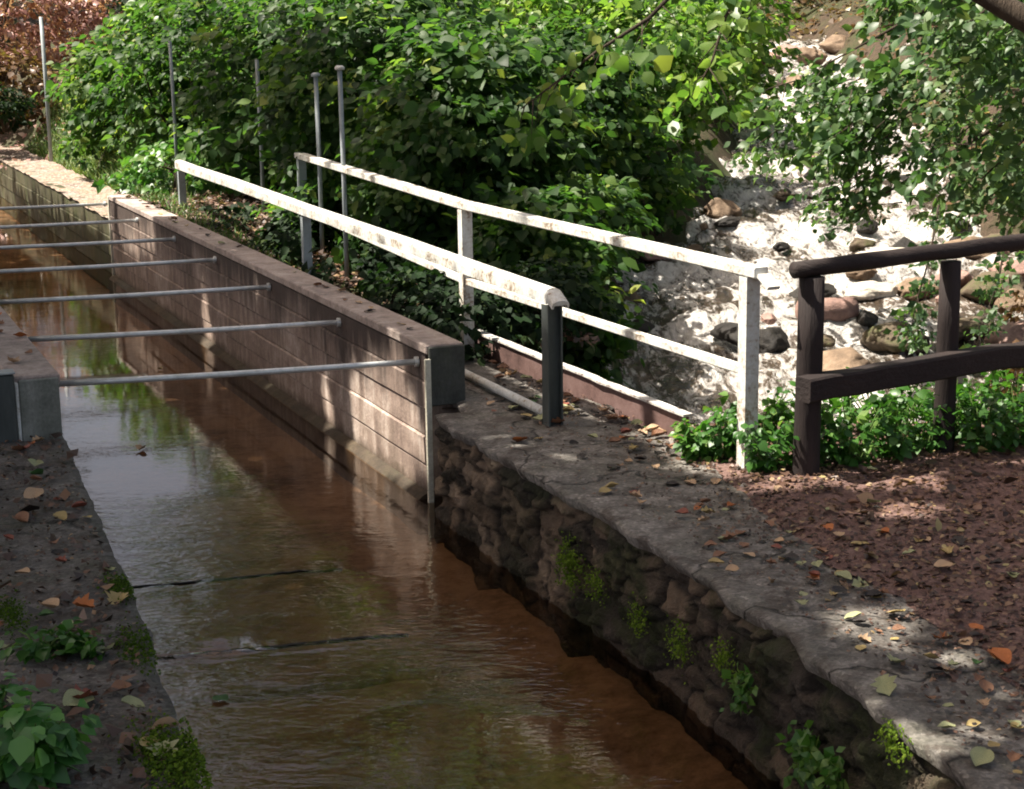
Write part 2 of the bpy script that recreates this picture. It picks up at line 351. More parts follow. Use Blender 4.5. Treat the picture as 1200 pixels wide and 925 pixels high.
# leaves -------------------------------------------------------------
T8 = np.array([(0, 0, 0), (-.30, .26, .07), (0, .30, .0), (.30, .26, .07), (-.33, .56, .05), (0, .62, -.02), (.33, .56, .05), (0, 1, -.14)])
F8 = [(0, 2, 1), (0, 3, 2), (1, 2, 5, 4), (2, 3, 6, 5), (4, 5, 7), (5, 6, 7)]
T4 = np.array([(0, 0, 0), (-.34, .45, .06), (.34, .45, .06), (0, 1, -.10)])
F4 = [(0, 2, 1), (1, 2, 3)]
TB = np.array([(-.04, 0, 0), (.04, 0, 0), (.03, .55, .05), (-.03, .55, .05), (0, 1, -.15)])
FB = [(0, 1, 2, 3), (3, 2, 4)]
def unit(a): return a / np.maximum(np.linalg.norm(a, axis=1, keepdims=True), 1e-9)
def leaves(name, mat, P, N, D, size, tint, parent=None, lod=8, origin=(0, 0, 0), width=None):
    Tm, F = {8: (T8, F8), 4: (T4, F4), 5: (TB, FB)}[lod]
    n = len(P); N = unit(np.asarray(N)); D = np.asarray(D)
    D = unit(D - N * (D * N).sum(1, keepdims=True)); X = np.cross(D, N)
    size = np.broadcast_to(np.asarray(size), (n,))
    wd = rng.uniform(.85, 1.25, n) if width is None else np.broadcast_to(width, (n,))
    lv = (X[:, None, :] * (Tm[None, :, 0:1] * wd[:, None, None]) + D[:, None, :] * Tm[None, :, 1:2] + N[:, None, :] * (Tm[None, :, 2:3] * rng.uniform(.2, 1.8, n)[:, None, None])) * size[:, None, None]
    vs = (np.asarray(P)[:, None, :] + lv - np.asarray(origin)).reshape(-1, 3)
    k = len(Tm)
    lens = np.array([len(f) for f in F]); flat = np.concatenate([np.array(f) for f in F])
    idx = (flat[None, :] + (np.arange(n) * k)[:, None]).ravel()
    ln = np.tile(lens, n); st = np.concatenate([[0], np.cumsum(ln)[:-1]])
    me = bpy.data.meshes.new(name)
    me.vertices.add(len(vs)); me.vertices.foreach_set('co', vs.astype(np.float32).ravel())
    me.loops.add(len(idx)); me.loops.foreach_set('vertex_index', idx.astype(np.int32))
    me.polygons.add(len(ln)); me.polygons.foreach_set('loop_start', st.astype(np.int32)); me.polygons.foreach_set('loop_total', ln.astype(np.int32))
    a = me.attributes.new('tint', 'FLOAT', 'POINT'); a.data.foreach_set('value', np.repeat(np.asarray(tint, dtype=np.float32), k))
    me.polygons.foreach_set('use_smooth', [lod == 8] * len(ln))
    me.update(calc_edges=True); me.materials.append(MAT[mat])
    o = bpy.data.objects.new(name, me); COL.objects.link(o)
    if parent is not None: o.parent = parent
    return o

# ------------------------------------------------------------------ plan of the place
def interp(y, tab): return float(np.interp(y, [t[0] for t in tab], [t[1] for t in tab]))
CD = V((-.391, .9204, 0))               # along the canal, away from the camera
CN = V((.9204, .391, 0))                # across it, to the right
WZ = -.60                               # canal water level
R0 = V((-.50, 9.88, 0)); L0 = V((-2.50, 9.20, 0))
XR = [(1.5, 1.72), (3.0, 1.60), (4.0, 1.46), (4.6, 1.35), (4.87, 1.29), (5.42, 1.14), (6.06, .95), (6.8, .70), (7.59, .39), (8.47, 0), (9.53, -.43), (9.88, -.50), (45, -.50 - 35.12 * .4248)]
XL = [(1.5, -.45), (3, -.62), (4.67, -.94), (5.15, -1.10), (6.03, -1.38), (6.42, -1.51), (7.36, -1.85), (9.1, -2.46), (9.2, -2.5), (45, -2.5 - 35.8 * .4248)]
XP = [(1.5, 2.15), (4.5, 1.88), (5.4, 1.71), (6.28, 1.48), (7.21, 1.16), (8.0, 1.0), (8.78, .88), (11.5, -.33)]   # pavement / path edge
SLx = [(9.2, 1.35), (10.2, .55), (11.5, -.1), (13.5, .70), (18, 1.15), (20, 2.25), (24, 3.15), (30, 4.4), (34, 5.0), (37, 5.4)]
SRx = [(9.2, 7.5), (13.5, 7.2), (16, 6.6), (18, 5.9), (20, 5.2), (24, 6.0), (30, 6.3), (34, 6.3), (37, 6.2)]
def zs(y): return -.9 + .118 * max(0, y - 13.5)
def sm(t): t = min(1, max(0, t)); return t * t * (3 - 2 * t)
def stream_at(px, py):
    lo, hi = 9.5, 38
    for _ in range(40):
        m = (lo + hi) / 2; p = atY(px, py, m)
        if p.z > zs(m): lo = m
        else: hi = m
    return atY(px, py, lo)
def behind(x, y): return (V((x, y, 0)) - R0).dot(CN)     # metres right of the canal wall face
def terrain(x, y):
    nz = noise.fractal(V((x * .35, y * .35, 0)), 1, 2, 4) * .12
    # land beside the canal
    along = (V((x, y, 0)) - R0).dot(CD)
    b = -.05 + .32 * sm((along - 2) / 7.0)
    b += max(0, y - 25) * .15 if x < 2 else 0
    if y > 9: b += nz * sm((y - 9) / 3)
    side = (x - interp(y, SLx)); right = interp(y, SRx) - x
    if y > 9.3 and x > -6:
        d = min(side, right)
        if y < 13: d = min(d, (y - 9.75) * .9)
        water = zs(y)
        if side < right: land = max(b, water + .35) if y > 13 else b
        else: land = water + .35 + .28 * max(0, -right) + nz * 2
        if y <= 13 and side > 0: land = b
        bed = water - .22 - .15 * sm(d / 1.2)
        t = sm((d + .55) / .75)
        b = land * (1 - t) + bed * t
    if y > 36: b = max(b, zs(36) + (y - 36) * .30 + nz * 2) if x > 0 else b
    if 19.0 < y < 44.5:
        q = x - interp(y, XR)
        if q < 1.9: b = min(b, -.03 + .5 * sm((q - .72) / 1.1)) if q < .75 else min(b, .0 + (b + .2) * sm((q - .7) / 1.1))
    if y > 60: b = min(b, 9) + nz
    return min(b, 11)

# ground sheet: fine in view, coarse to the horizon
def build_ground():
    xs = np.concatenate([np.array([-600, -300, -150, -80, -50, -36, -28, -22]), np.arange(-18, -9, .6), np.arange(-9, 9, .22), np.arange(9, 18, .6), np.array([18, 22, 28, 36, 50, 80, 150, 300, 600])])
    ys = np.concatenate([np.array([-400, -200, -100, -50, -25, -12, -6, -3, -1]), np.arange(0, 2, .5), np.arange(2, 24, .22), np.arange(24, 46, .45), np.array([46, 48, 51, 55, 60, 70, 90, 130, 200, 350, 700])])
    m = MB(); W = len(xs)
    for y in ys:
        for x in xs: m.v.append((x, y, terrain(x, y) if abs(x) < 60 and -5 < y < 95 else (8.5 if y > 95 else -.05)))
    for j in range(len(ys) - 1):
        for i in range(W - 1):
            y0, y1 = ys[j], ys[j + 1]; keep = True
            if y1 > 1.4 and y0 < 44.5:
                ym = (y0 + y1) / 2
                if xs[i + 1] > interp(ym, XL) - .12 and xs[i] < interp(ym, XR) + .12: keep = False
            if keep: m.f.append((j * W + i, j * W + i + 1, (j + 1) * W + i + 1, (j + 1) * W + i))
    o = m.build('ground', 'ground', smooth=True); tag(o, kind='structure')
build_ground()

# canal bed and water
def strip(name, mat, z, x0f, x1f, ys, nx, zf=None, kind='structure', smooth=True, skirt=None):
    m = MB()
    for y in ys:
        a, b = x0f(y), x1f(y)
        for i in range(nx + 1):
            x = a + (b - a) * i / nx
            m.v.append((x, y, z + (zf(x, y) if zf else 0)))
    for j in range(len(ys) - 1):
        for i in range(nx): m.f.append((j * (nx + 1) + i, j * (nx + 1) + i + 1, (j + 1) * (nx + 1) + i + 1, (j + 1) * (nx + 1) + i))
    o = m.build(name, mat, smooth=smooth); tag(o, kind=kind); return o
J1 = [at(150, 689, WZ), at(400, 665, WZ)]; J2 = [at(190, 771, WZ), at(478, 742, WZ)]
def jd(x, y, J):
    a, b = J; t = (x - a.x) / (b.x - a.x); yy = a.y + (b.y - a.y) * t + .025 * noise.noise(V((x * 6, a.y, 0)))
    return y - yy, sm((t + .06) / .1) * sm((1.05 - t) / .25)
def bedz(x, y):
    z = .03 * noise.fractal(V((x * 1.5, y * 1.5, 3)), 1, 2, 4)
    if y < 9.6: z += .09 * math.exp(-(max(0, interp(y, XR) - .06 - x + .05 * noise.noise(V((x * 4, y * 4, 1)))) / .22) ** 2)
    for J in (J1, J2):
        d, k = jd(x, y, J); z -= .12 * math.exp(-(d / .03) ** 2)
    return z
def watz(x, y):
    z = 0
    for J, am in ((J1, .008), (J2, .016)):
        d, k = jd(x, y, J)
        if abs(d) < .3: z += k * am * (math.exp(-((d + .02) / .018) ** 2) - 1.1 * math.exp(-((d - .012) / .016) ** 2) + .25 * math.exp(-((d + .09) / .025) ** 2))
    return z
ysb = np.concatenate([np.arange(1.5, 5.5, .25), np.arange(5.5, 7.6, .03), np.arange(7.6, 12, .2), np.arange(12, 44, 1.0)])
strip('canal_bed', 'bed', WZ - .22, lambda y: interp(y, XL) - .14, lambda y: interp(y, XR) + .14, ysb, 30, bedz)
ysw = np.concatenate([np.arange(1.5, 5.5, .25), np.arange(5.5, 7.4, .0075), np.arange(7.4, 12, .2), np.arange(12, 44, 1.0)])
strip('canal_water', 'canal_water', WZ, lambda y: interp(y, XL) - .13, lambda y: interp(y, XR) + .12, ysw, 44, watz)

# ------------------------------------------------------------------ stream
def step(y):
    """tumbling steps: short drops between flatter runs; returns height offset and how steep"""
    if y < 14.2: return 0, 0
    p = (y - 14.2) / 1.9; k = p - math.floor(p)
    return .11 * (sm((k - .78) / .2) - k), sm((k - .70) / .12) * sm((1.06 - k) / .1)
def build_stream():
    ys = np.concatenate([np.arange(9.9, 26, .055), np.arange(26, 38, .12)]); nx = 90
    m = MB(); foam = []
    for y in ys:
        a, b = interp(y, SLx) - .35, interp(y, SRx) + .3
        for i in range(nx + 1):
            x = a + (b - a) * i / nx
            q = V((x * 1.0, y * .6, 0)); wob = .55 * noise.noise(V((x * .7, 3, 1))) + .25 * noise.noise(V((x * 2.2, 5, 1)))
            st, sl_ = step(y + wob)
            rough = sm((y - 11.0) / 3.5)
            t = noise.fractal(q * 2.2, .8, 2, 6); rid = 1 - abs(noise.noise(V((x * 3.1, y * 1.4, 2)))) * 2
            m.v.append((x, y, zs(y) + (.05 * t + .05 * rid + .085 * noise.noise(V((x * 2.4, y * 1.25, 3))) + .05 * noise.noise(V((x * 5.5, y * 2.6, 5)))) * (.3 + .7 * rough) + st * 1.6))
            c = noise.noise(V((x * .8, y * .4, 4)))
            rs = x - 3.6 - .15 * (y - 14)      # slower, clearer water among the boulders on the right
            foam.append(-.05 + .35 * rough + 1.0 * sl_ + .6 * c + .3 * rid - .8 * sm(rs / .9) * (1 - sm((y - 18) / 2)))
    for j in range(len(ys) - 1):
        for i in range(nx): m.f.append((j * (nx + 1) + i, j * (nx + 1) + i + 1, (j + 1) * (nx + 1) + i + 1, (j + 1) * (nx + 1) + i))
    o = m.build('stream_water', 'stream', smooth=True, attrs={'foam': foam}); tag(o, kind='structure')
build_stream()

# ------------------------------------------------------------------ pavements and path
def slab_sheet(name, mat, fin, fout, ys, z, nx, thick, jit, rough=.01, seed=0):
    m = MB(); n1 = nx + 1; rows = []
    for y in ys:
        a = fin(y) + jit * noise.fractal(V((y * 3.1, seed, 0)), 1, 2, 5); b = fout(y) + jit * noise.fractal(V((y * 2.1, seed + 9, 0)), 1, 2, 4)
        row = [(a + (.02 if b > a else -.02), y, z - thick)]
        for i in range(n1):
            x = a + (b - a) * i / nx
            edge = sm((i / nx) / .06)
            row.append((x, y, z + rough * noise.fractal(V((x * 2.2, y * 2.2, seed)), 1, 2, 5) - .012 * (1 - edge)))
        m.v += row
    k = n1 + 1
    for j in range(len(ys) - 1):
        for i in range(k - 1): m.f.append((j * k + i, j * k + i + 1, (j + 1) * k + i + 1, (j + 1) * k + i))
    o = m.build(name, mat, smooth=True); tag(o, kind='structure'); return o
slab_sheet('pavement', 'slab', lambda y: interp(y, XR) - .02 if y < 9.6 else interp(y, XR) + .17, lambda y: interp(y, XP) + .03, np.arange(1.6, 11.6, .03), 0, 22, .06, .05, .016, 1)
slab_sheet('left_bank', 'slab_left', lambda y: interp(y, XL) + .01, lambda y: interp(y, XL) - 1.6, np.arange(1.6, 9.35, .035), 0, 22, .9, .02, .018, 5)
def pathz(x, y): return .022 * sm((x - interp(y, XP) + .02) / .25) - .004 + .022 * noise.fractal(V((x * 2.6, y * 2.6, 2)), 1, 2, 5) - .25 * sm((y - 9.0 - .0 * x) / 1.0)
strip('path', 'path', .0, lambda y: interp(y, XP) - .02 + .05 * noise.noise(V((y * 2.3, 7, 0))), lambda y: 9.0, np.arange(1.6, 9.9, .05), 150, pathz)
# verge between canal wall and hedge, and the gravel ledge beyond the wall
def vz(x, y):
    s = (V((x, y, 0)) - R0).dot(CD); return .02 + .29 * sm((s - 2) / 7.0) + .02 * noise.fractal(V((x * 2, y * 2, 8)), 1, 2, 4)
strip('verge', 'ground', 0, lambda y: interp(y, XR) + .19, lambda y: interp(y, XR) + .62, np.arange(11.45, 19.4, .12), 8, vz)
strip('gravel_ledge', 'gravel', .06, lambda y: interp(y, XR) - .0, lambda y: interp(y, XR) + .78, np.arange(19.42, 44, .1), 10, lambda x, y: .03 * noise.fractal(V((x * 3, y * 3, 8)), 1, 2, 4))

# ------------------------------------------------------------------ canal walls
ang = math.atan2(CD.y, CD.x)
def board_face(parent, s0, s1, boards, y0, name, mat, thick, zb, ns=70, inv=1):
    """board-marked wall in local axes: x along, y towards the water, z up"""
    pr = []
    for i in range(len(boards) - 1):
        t, b = boards[i], boards[i + 1]; off = [0, .007, -.004, .005, -.002, .004][i % 6]
        pr += [(y0 + off - .010, t - .001), (y0 + off, t - .010), (y0 + off, b + .010), (y0 + off - .010, b + .001)]
    pr += [(y0 - .02, zb), (y0 - thick, zb), (y0 - thick, boards[0] - .001)]
    m = MB(); N = len(pr)
    for k in range(ns + 1):
        s = s0 + (s1 - s0) * k / ns
        for (yy, zz) in pr:
            w = .006 * noise.noise(V((s * 1.7, zz * 2, 1.3))) + .004 * noise.noise(V((s * 6, zz * 6, 4)))
            m.v.append((s, (yy + w) * inv, zz))
    for k in range(ns):
        for i in range(N): m.f.append((k * N + i, k * N + (i + 1) % N, (k + 1) * N + (i + 1) % N, (k + 1) * N + i)[::inv])
    m.f.append(tuple(range(N))[::-inv]); m.f.append(tuple(range(ns * N, ns * N + N))[::inv])
    return m.build(name, mat, parent, local=True)
wall = thing('canal_wall', R0 + V((0, 0, WZ)), 'board-marked brown concrete canal wall with pale cap, right of the pipes', 'wall', rotz=ang)
dz = -WZ
bd = [.285 + dz, .115 + dz, -.055 + dz, -.225 + dz, -.40 + dz, -.58 + dz]
board_face(wall, .03, 10.25, bd, 0, 'wall_face', 'wall_board', .20, -.35)
m = MB(); m.box((-.02, -.225, .29 + dz), (10.27, .012, .345 + dz), .007); m.build('cap', 'wall_cap', wall, local=True)
m = MB()   # sloping footing at the waterline
m.profile([(0, -.3), (.07, -.3), (.07, -.005), (.04, .02), (0, .04)], V((.02, 0.003, 0)), V((10.25, .003, 0)), V((0, 1, 0)), V((0, 0, 1)), 40, .0008); m.build('footing', 'footing', wall, local=True)
m = MB(); m.box((-.045, -.225, dz - .02), (-.022, .0, .335 + dz), .006); m.build('end_face', 'pillar', wall, local=True)
m = MB(); m.box((-.07, .0, -.3), (-.0455, .034, .27 + dz), .002); m.build('guide_strip', 'guide', wall, local=True)
m = MB(); m.box((10.27, -.05, -.3), (10.31, .02, .33 + dz), .006); m.build('joint_strip', 'guide', wall, local=True)

fw = thing('canal_wall', R0 + CD * 10.33 + V((0, 0, WZ)), 'low mossy dark canal wall under the sunlit gravel ledge', 'wall', rotz=ang)
board_face(fw, 0, 26, [.655, .44, .22, 0.0, -.2], -.02, 'wall_face', 'far_wall', .18, -.35, 90)
# left wall (mirror): face looks right
lw = thing('canal_wall', L0 + V((0, 0, WZ)), 'low concrete canal wall with leaves on top at left edge', 'wall', rotz=ang)
board_face(lw, .03, 30, bd, 0, 'wall_face', 'wall_board', .24, -.35, 120, -1)
m = MB(); m.box((-.02, -.012, .29 + dz), (30, .26, .345 + dz), .008); m.build('cap', 'wall_cap', lw, local=True)
m = MB(); m.box((-.05, .0, dz - .02), (-.022, .215, .33 + dz), .006); m.build('end_face', 'pillar_pale', lw, local=True)
m = MB(); m.box((-.055, .217, dz - .02), (.0, .237, .32 + dz), .005); m.build('guide_strip', 'paint_white', lw, local=True)
p = at(9, 517, 0)
st = thing('steel_post', p, 'dark green steel post stub beside the left wall end', 'post', rotz=ang)
m = MB(); m.box((-.05, -.055, -.02), (.05, .055, .375), .01); m.build('shaft', 'steel_post', st, local=True)
m = MB(); m.box((-.056, -.062, .376), (.056, .062, .388), .004); m.build('cap', 'steel_grey', st, local=True)

# ------------------------------------------------------------------ rubble stone wall under the pavement
def build_stonewall():
    path = [(x, y) for y, x in XR if y <= 9.54][::-1]
    P = [V((x, y, 0)) for x, y in path]; L = [0]
    for a, b in zip(P, P[1:]): L.append(L[-1] + (b - a).length)
    tot = L[-1]; ns = 520; nv = 70; H = .95
    cells = []
    cr = random.Random(3); z = 0; row = 0
    while z < H + .2:
        hgt = cr.uniform(.06, .15); s = cr.uniform(-.2, 0)
        while s < tot + .3:
            wd = cr.uniform(.12, .40); cells.append((s + wd / 2, z + hgt / 2 + cr.uniform(-.02, .02), cr.random(), cr.random(), wd, hgt)); s += wd
        z += hgt
    C = np.array(cells)
    m = MB(); tint = []; joint = []; shaded = []
    for i in range(ns + 1):
        s = tot * i / ns
        k = max(j for j in range(len(L)) if L[j] <= s + 1e-6); k = min(k, len(P) - 2)
        t = (s - L[k]) / (L[k + 1] - L[k]); p = P[k].lerp(P[k + 1], t)
        def sp(q):
            q = min(max(q, 0), tot); kk = min(max(j for j in range(len(L)) if L[j] <= q + 1e-6), len(P) - 2)
            return P[kk].lerp(P[kk + 1], (q - L[kk]) / (L[kk + 1] - L[kk]))
        d = (sp(s + .35) - sp(s - .35)).normalized(); p = (sp(s - .18) + sp(s + .18) + p) / 3 if .2 < s < tot - .2 else p; nrm = V((d.y, -d.x, 0))   # towards the water
        if nrm.x > 0: nrm = -nrm
        for j in range(nv + 1):
            v = H * j / nv
            ws = s + .09 * noise.noise(V((s * 5, v * 5, 1))); wv = v + .07 * noise.noise(V((s * 5, v * 5, 7)))
            dd = np.sqrt(((C[:, 0] - ws) / C[:, 4]) ** 2 + ((C[:, 1] - wv) / C[:, 5]) ** 2)
            o = np.argpartition(dd, 1)[:2]; o = o[np.argsort(dd[o])]
            e = dd[o[1]] - dd[o[0]]; q = sm(e / .17)
            tl = ((ws - C[o[0], 0]) * (C[o[0], 3] - .5) + (wv - C[o[0], 1]) * (C[o[0], 2] - .6)) * .35
            off = -.035 + .03 * q + (.06 * (C[o[0], 2] - .5) + tl * .8) * q + .035 * noise.fractal(V((s * 9, v * 11, 3)), .9, 2, 5) + .03 * noise.noise(V((s * 1.2, v * 1.6, 5))) + .03 * v
            off = off * (1 - .6 * sm((v - .48) / .12)) + .02 * sm((v - .42) / .12)
            off -= .05 * sm((.08 - v) / .08)
            m.v.append(p + nrm * off + V((0, 0, -.03 - v))); tint.append(C[o[0], 3] * (1 - .5 * sm((s - 1.0) / 2.8))); joint.append(1 - q); shaded.append(.25 + .75 * sm((s - .6) / 1.6))  # tint darkens and moss thickens nearer the camera, putting shade into the stone
    for i in range(ns):
        for j in range(nv): m.f.append((i * (nv + 1) + j, i * (nv + 1) + j + 1, (i + 1) * (nv + 1) + j + 1, (i + 1) * (nv + 1) + j))
    o = m.build('stone_wall', 'stone', smooth=True, attrs={'tint': tint, 'joint': joint, 'shaded': shaded})
    tag(o, 'dark rubble stone wall with mossy patches below the right concrete edge', 'wall'); return o
SW = build_stonewall()

# ------------------------------------------------------------------ pipes across the canal
pts = [(65, 450, 487, 424), (28, 398, 395, 378), (0, 354, 322, 336), (0, 318, 262, 304), (0, 290, 212, 280), (0, 266, 170, 258), (0, 244, 130, 239)]
PL = ['nearest galvanised pipe spanning the canal, ending at the wall end pillar', 'second nearest galvanised pipe across the canal, starting at the left wall top',
      'third galvanised pipe across the canal counted from the near end', 'middle one of the seven galvanised pipes across the canal',
      'third farthest galvanised pipe across the canal, before the hedge end', 'second farthest galvanised pipe across the canal', 'farthest galvanised pipe across the canal, at the wall joint']
for i, (x0, y0, x1, y1) in enumerate(pts):
    a, b = at(x0, y0, .22), at(x1, y1, .22); d = (b - a).normalized()
    # run from left wall face to right wall face
    def hit(p, d, o): t = ((o - p).dot(CN)) / d.dot(CN); return p + d * t
    a2, b2 = hit(a, d, L0 + CN * .0), hit(b, d, R0)
    t = thing('cross_pipe', a2, PL[i], 'pipe', 'galvanised pipes bracing the canal walls')
    m = MB(); sag = V((0, 0, -.006))
    m.tube([a2 - d * .08, a2.lerp(b2, .25) + sag * .7, a2.lerp(b2, .5) + sag, a2.lerp(b2, .75) + sag * .7, b2 + d * .05], .018, 14); m.build('tube', 'galv', t, smooth=True)
    for e, q in ((b2 - d * .012, d), (a2 + d * .012, d)):
        m = MB(); m.tube([e - q * .012, e + q * .012], .031, 14); m.build('flange', 'galv', t, smooth=False)

# ------------------------------------------------------------------ railings
def rail_profile(wd, ht):
    pr = []
    for k in range(9):
        a = math.pi * k / 8; pr.append((math.cos(a) * wd / 2, ht / 2 - wd * .28 + math.sin(a) * wd * .28))
    return [(wd / 2, -ht / 2)] + pr + [(-wd / 2, -ht / 2), (-wd / 2 + .012, -ht / 2), (-wd / 2 + .012, ht / 2 - wd * .3), (wd / 2 - .012, ht / 2 - wd * .3), (wd / 2 - .012, -ht / 2)]
def angle_post(m, p, top, wd, hdir):
    """steel angle: one flange faces the canal, the other the camera end"""
    t = .012; x = CN; u = -CD
    pr = [(-wd / 2, -wd / 2), (wd / 2, -wd / 2), (wd / 2, wd / 2), (wd / 2 - t, wd / 2), (wd / 2 - t, -wd / 2 + t), (-wd / 2, -wd / 2 + t)]
    m.profile([(b, a) for a, b in pr][::-1], p, top, x, u)
def h_post(m, p, top, wd):
    x = CN; u = -CD; a = wd / 2; t = .010; w2 = .008
    pr = [(-a, -a), (a, -a), (a, -a + t), (w2, -a + t), (w2, a - t), (a, a - t), (a, a), (-a, a), (-a, a - t), (-w2, a - t), (-w2, -a + t), (-a, -a + t)]
    m.profile([(b, q) for q, b in pr][::-1], p, top, x, u)
pn = at(648, 497, 0)
nr = thing('handrail', pn, 'nearer white steel handrail beside the canal wall, ending at the dark post', 'railing')
za = .725
A = pn + CD * -.02; A.z = za; Bq = pn + CD * 9.35; Bq.z = .80
m = MB(); m.profile(rail_profile(.092, .086), A, Bq, CN, V((0, 0, 1)), 12, .0015); m.build('top_rail', 'paint_white', nr)
m = MB()   # turned-down near end
m.profile(rail_profile(.102, .05), A + V((0, 0, .015)), A - CD * .10 + V((0, 0, -.035)), CN, (V((0, 0, 1)) - CD * .4).normalized()); m.build('rail_end', 'paint_white', nr)
m = MB(); h_post(m, pn + V((0, 0, -.05)), pn + V((0, 0, za - .05)), .088); m.build('post', 'steel_post', nr)
for s in (4.75, 9.28):
    q = pn + CD * s; m = MB(); m.profile([(-.035, -.03), (.035, -.03), (.035, .03), (-.035, .03)], q + V((0, 0, -.1)), q + V((0, 0, za + .0)), CN, CD); m.build('post', 'fence_steel', nr)
m = MB(); q0 = pn + CD * .06 + V((0, 0, .045)); m.tube([q0, q0 + CD * 1.2, q0 + CD * 2.6], .026, 12); m.build('bottom_rail', 'paint_white', nr, smooth=True)

F = [at(875, 550, 0), at(548, 415, 0), at(358, 312, 0)]
fr = thing('handrail', F[0], 'farther white steel handrail with two rails on the rusty beam', 'railing')
zt = [1.0, 1.01, 1.02]
fd = (F[1] - F[0]).normalized()
T0 = F[0] - fd * .10 + V((0, 0, zt[0])); T2 = F[2] + (F[2] - F[1]).normalized() * .10 + V((0, 0, zt[2]))
m = MB(); m.bar(T0, F[1] + V((0, 0, zt[1])), .08, .054); m.bar(F[1] + V((0, 0, zt[1])), T2, .08, .054); m.build('top_rail', 'paint_white', fr)
m = MB(); m.bar(F[0] - fd * .0 + V((0, 0, .50)), F[1] + V((0, 0, .50)), .045, .045); m.bar(F[1] + V((0, 0, .50)), F[2] + V((0, 0, .52)), .045, .045); m.build('mid_rail', 'paint_white', fr)
for k, q in enumerate(F):
    m = MB(); angle_post(m, q + V((0, 0, -.05)), q + V((0, 0, zt[k] - .03)), .075 if k < 2 else .07, CD); m.build('post', 'paint_white' if k < 2 else 'fence_steel', fr)
m = MB(); q = T0 - fd * .02 + V((0, 0, -.01)); m.bar(q, q - fd * .09 + V((0, 0, -.05)), .07, .02); m.build('rail_end', 'paint_white', fr)

b0, b1 = at(560, 412, 0), at(806, 517, 0); bdv = (b1 - b0).normalized()
b0 = b0 - bdv * .5
m = MB(); x = bdv.cross(V((0, 0, 1))).normalized()
eb = thing('edge_beam', b1, 'rusty brown steel edge beam with whitish top lying along the stream side of the deck', 'steel beam')
m.profile([(-.045, -.02), (.012, -.02), (.012, .132), (-.006, .132), (-.006, .0), (-.045, .0)][::1], b0, b1, x, V((0, 0, 1)), 10, .001); m.build('web', 'rust_beam', eb)
m = MB(); m.profile([(-.03, .133), (.03, .133), (.03, .146), (-.03, .146)], b0, b1, x, V((0, 0, 1)), 24, .0015); m.build('top_flange', 'paint_worn', eb)

# ------------------------------------------------------------------ wooden fence
fp = [at(944, 560, 0), at(1105, 530, 0)]; wd = (fp[1] - fp[0]).normalized()
wf = thing('wooden_fence', fp[0], 'dark brown round-log fence at the right edge above the stream', 'fence')
fp.append(fp[1] + wd * .80); fp.append(fp[1] + wd * 1.65)
for k, q in enumerate(fp):
    r = (.064, .054, .056, .056)[k]; tl = V(((.004, 0, 0), (0, 0, 0), (0, 0, 0), (0, 0, 0))[k])
    m = MB(); m.tube([q + V((0, 0, -.15)), q + V((0, 0, .02)), q + tl + V((0, 0, .33)), q + tl * 2 + V((0, 0, .66)), q + tl * 2 + V((0, 0, .99))], [r * 1.06, r * 1.04, r, r * .98, r * .95], 18, .10, k); m.build('post', 'wood_dark', wf, smooth=True)
z0 = at(930, 313, 0)
ta = fp[0] - wd * .10 + V((0, 0, 1.03)); tb = fp[1] + wd * 1.9 + V((0, 0, 1.07))
n = 14
m = MB(); m.tube([ta.lerp(tb, i / n) + V((0, 0, .008 * noise.noise(V((i * .9, 0, 3))))) for i in range(n + 1)], [.041 + .004 * noise.noise(V((i * .7, 2, 0))) for i in range(n + 1)], 16, .14, 3); m.build('top_rail', 'wood_dark_x', wf, smooth=True)
la = fp[0] - wd * .055 + V((0, -.105, .475)); lb = fp[1] + wd * 1.9 + V((0, -.10, .49))
m = MB(); xx = wd.cross(V((0, 0, 1)))
for i in range(1): m.profile([(-.045, -.058), (.045, -.058), (.055, -.048), (.055, .048), (.045, .058), (-.045, .058), (-.055, .048), (-.055, -.048)], la, lb, xx, V((0, 0, 1)), 18, .004)
m.build('lower_rail', 'wood_dark_x', wf)

# ------------------------------------------------------------------ tall steel fence posts by the hedge
POSTS = []
G = 'thin grey steel fence posts along the hedge'
for px, yt, Y, zb, cap, lab in [(48, 20, 27.0, .25, 0, 'leftmost tall grey fence post, standing clear by the reddish bushes'),
                                (199, 48, 20.3, .2, 0, 'thin grey fence post above the far end of the nearer handrail'),
                                (301, 70, 17.6, .1, 0, 'thin grey fence post half hidden in the dark hedge'),
                                (370, 90, 15.3, .05, 1, 'flat-capped grey fence post just right of the far handrail end'),
                                (398, 82, 14.3, .02, 1, 'white-capped grey fence post, rightmost of the hedge posts')]:
    tp = atY(px, yt, Y); POSTS.append((tp.x, tp.y)); q = V((tp.x, tp.y, zb - .1))
    t = thing('fence_post', q, lab, 'fence post', G)
    m = MB(); m.tube([q, q.lerp(tp, .5) + V((.004, 0, 0)), tp], .02 if Y < 25 else .03, 10); m.build('shaft', 'fence_steel', t, smooth=True)
    if cap:
        m = MB(); m.tube([tp + V((0, 0, .0)), tp + V((0, 0, .02)), tp + V((0, 0, .035))], [.04, .042, .024], 12); m.build('cap', 'paint_white' if px == 398 else 'fence_steel', t, smooth=True)

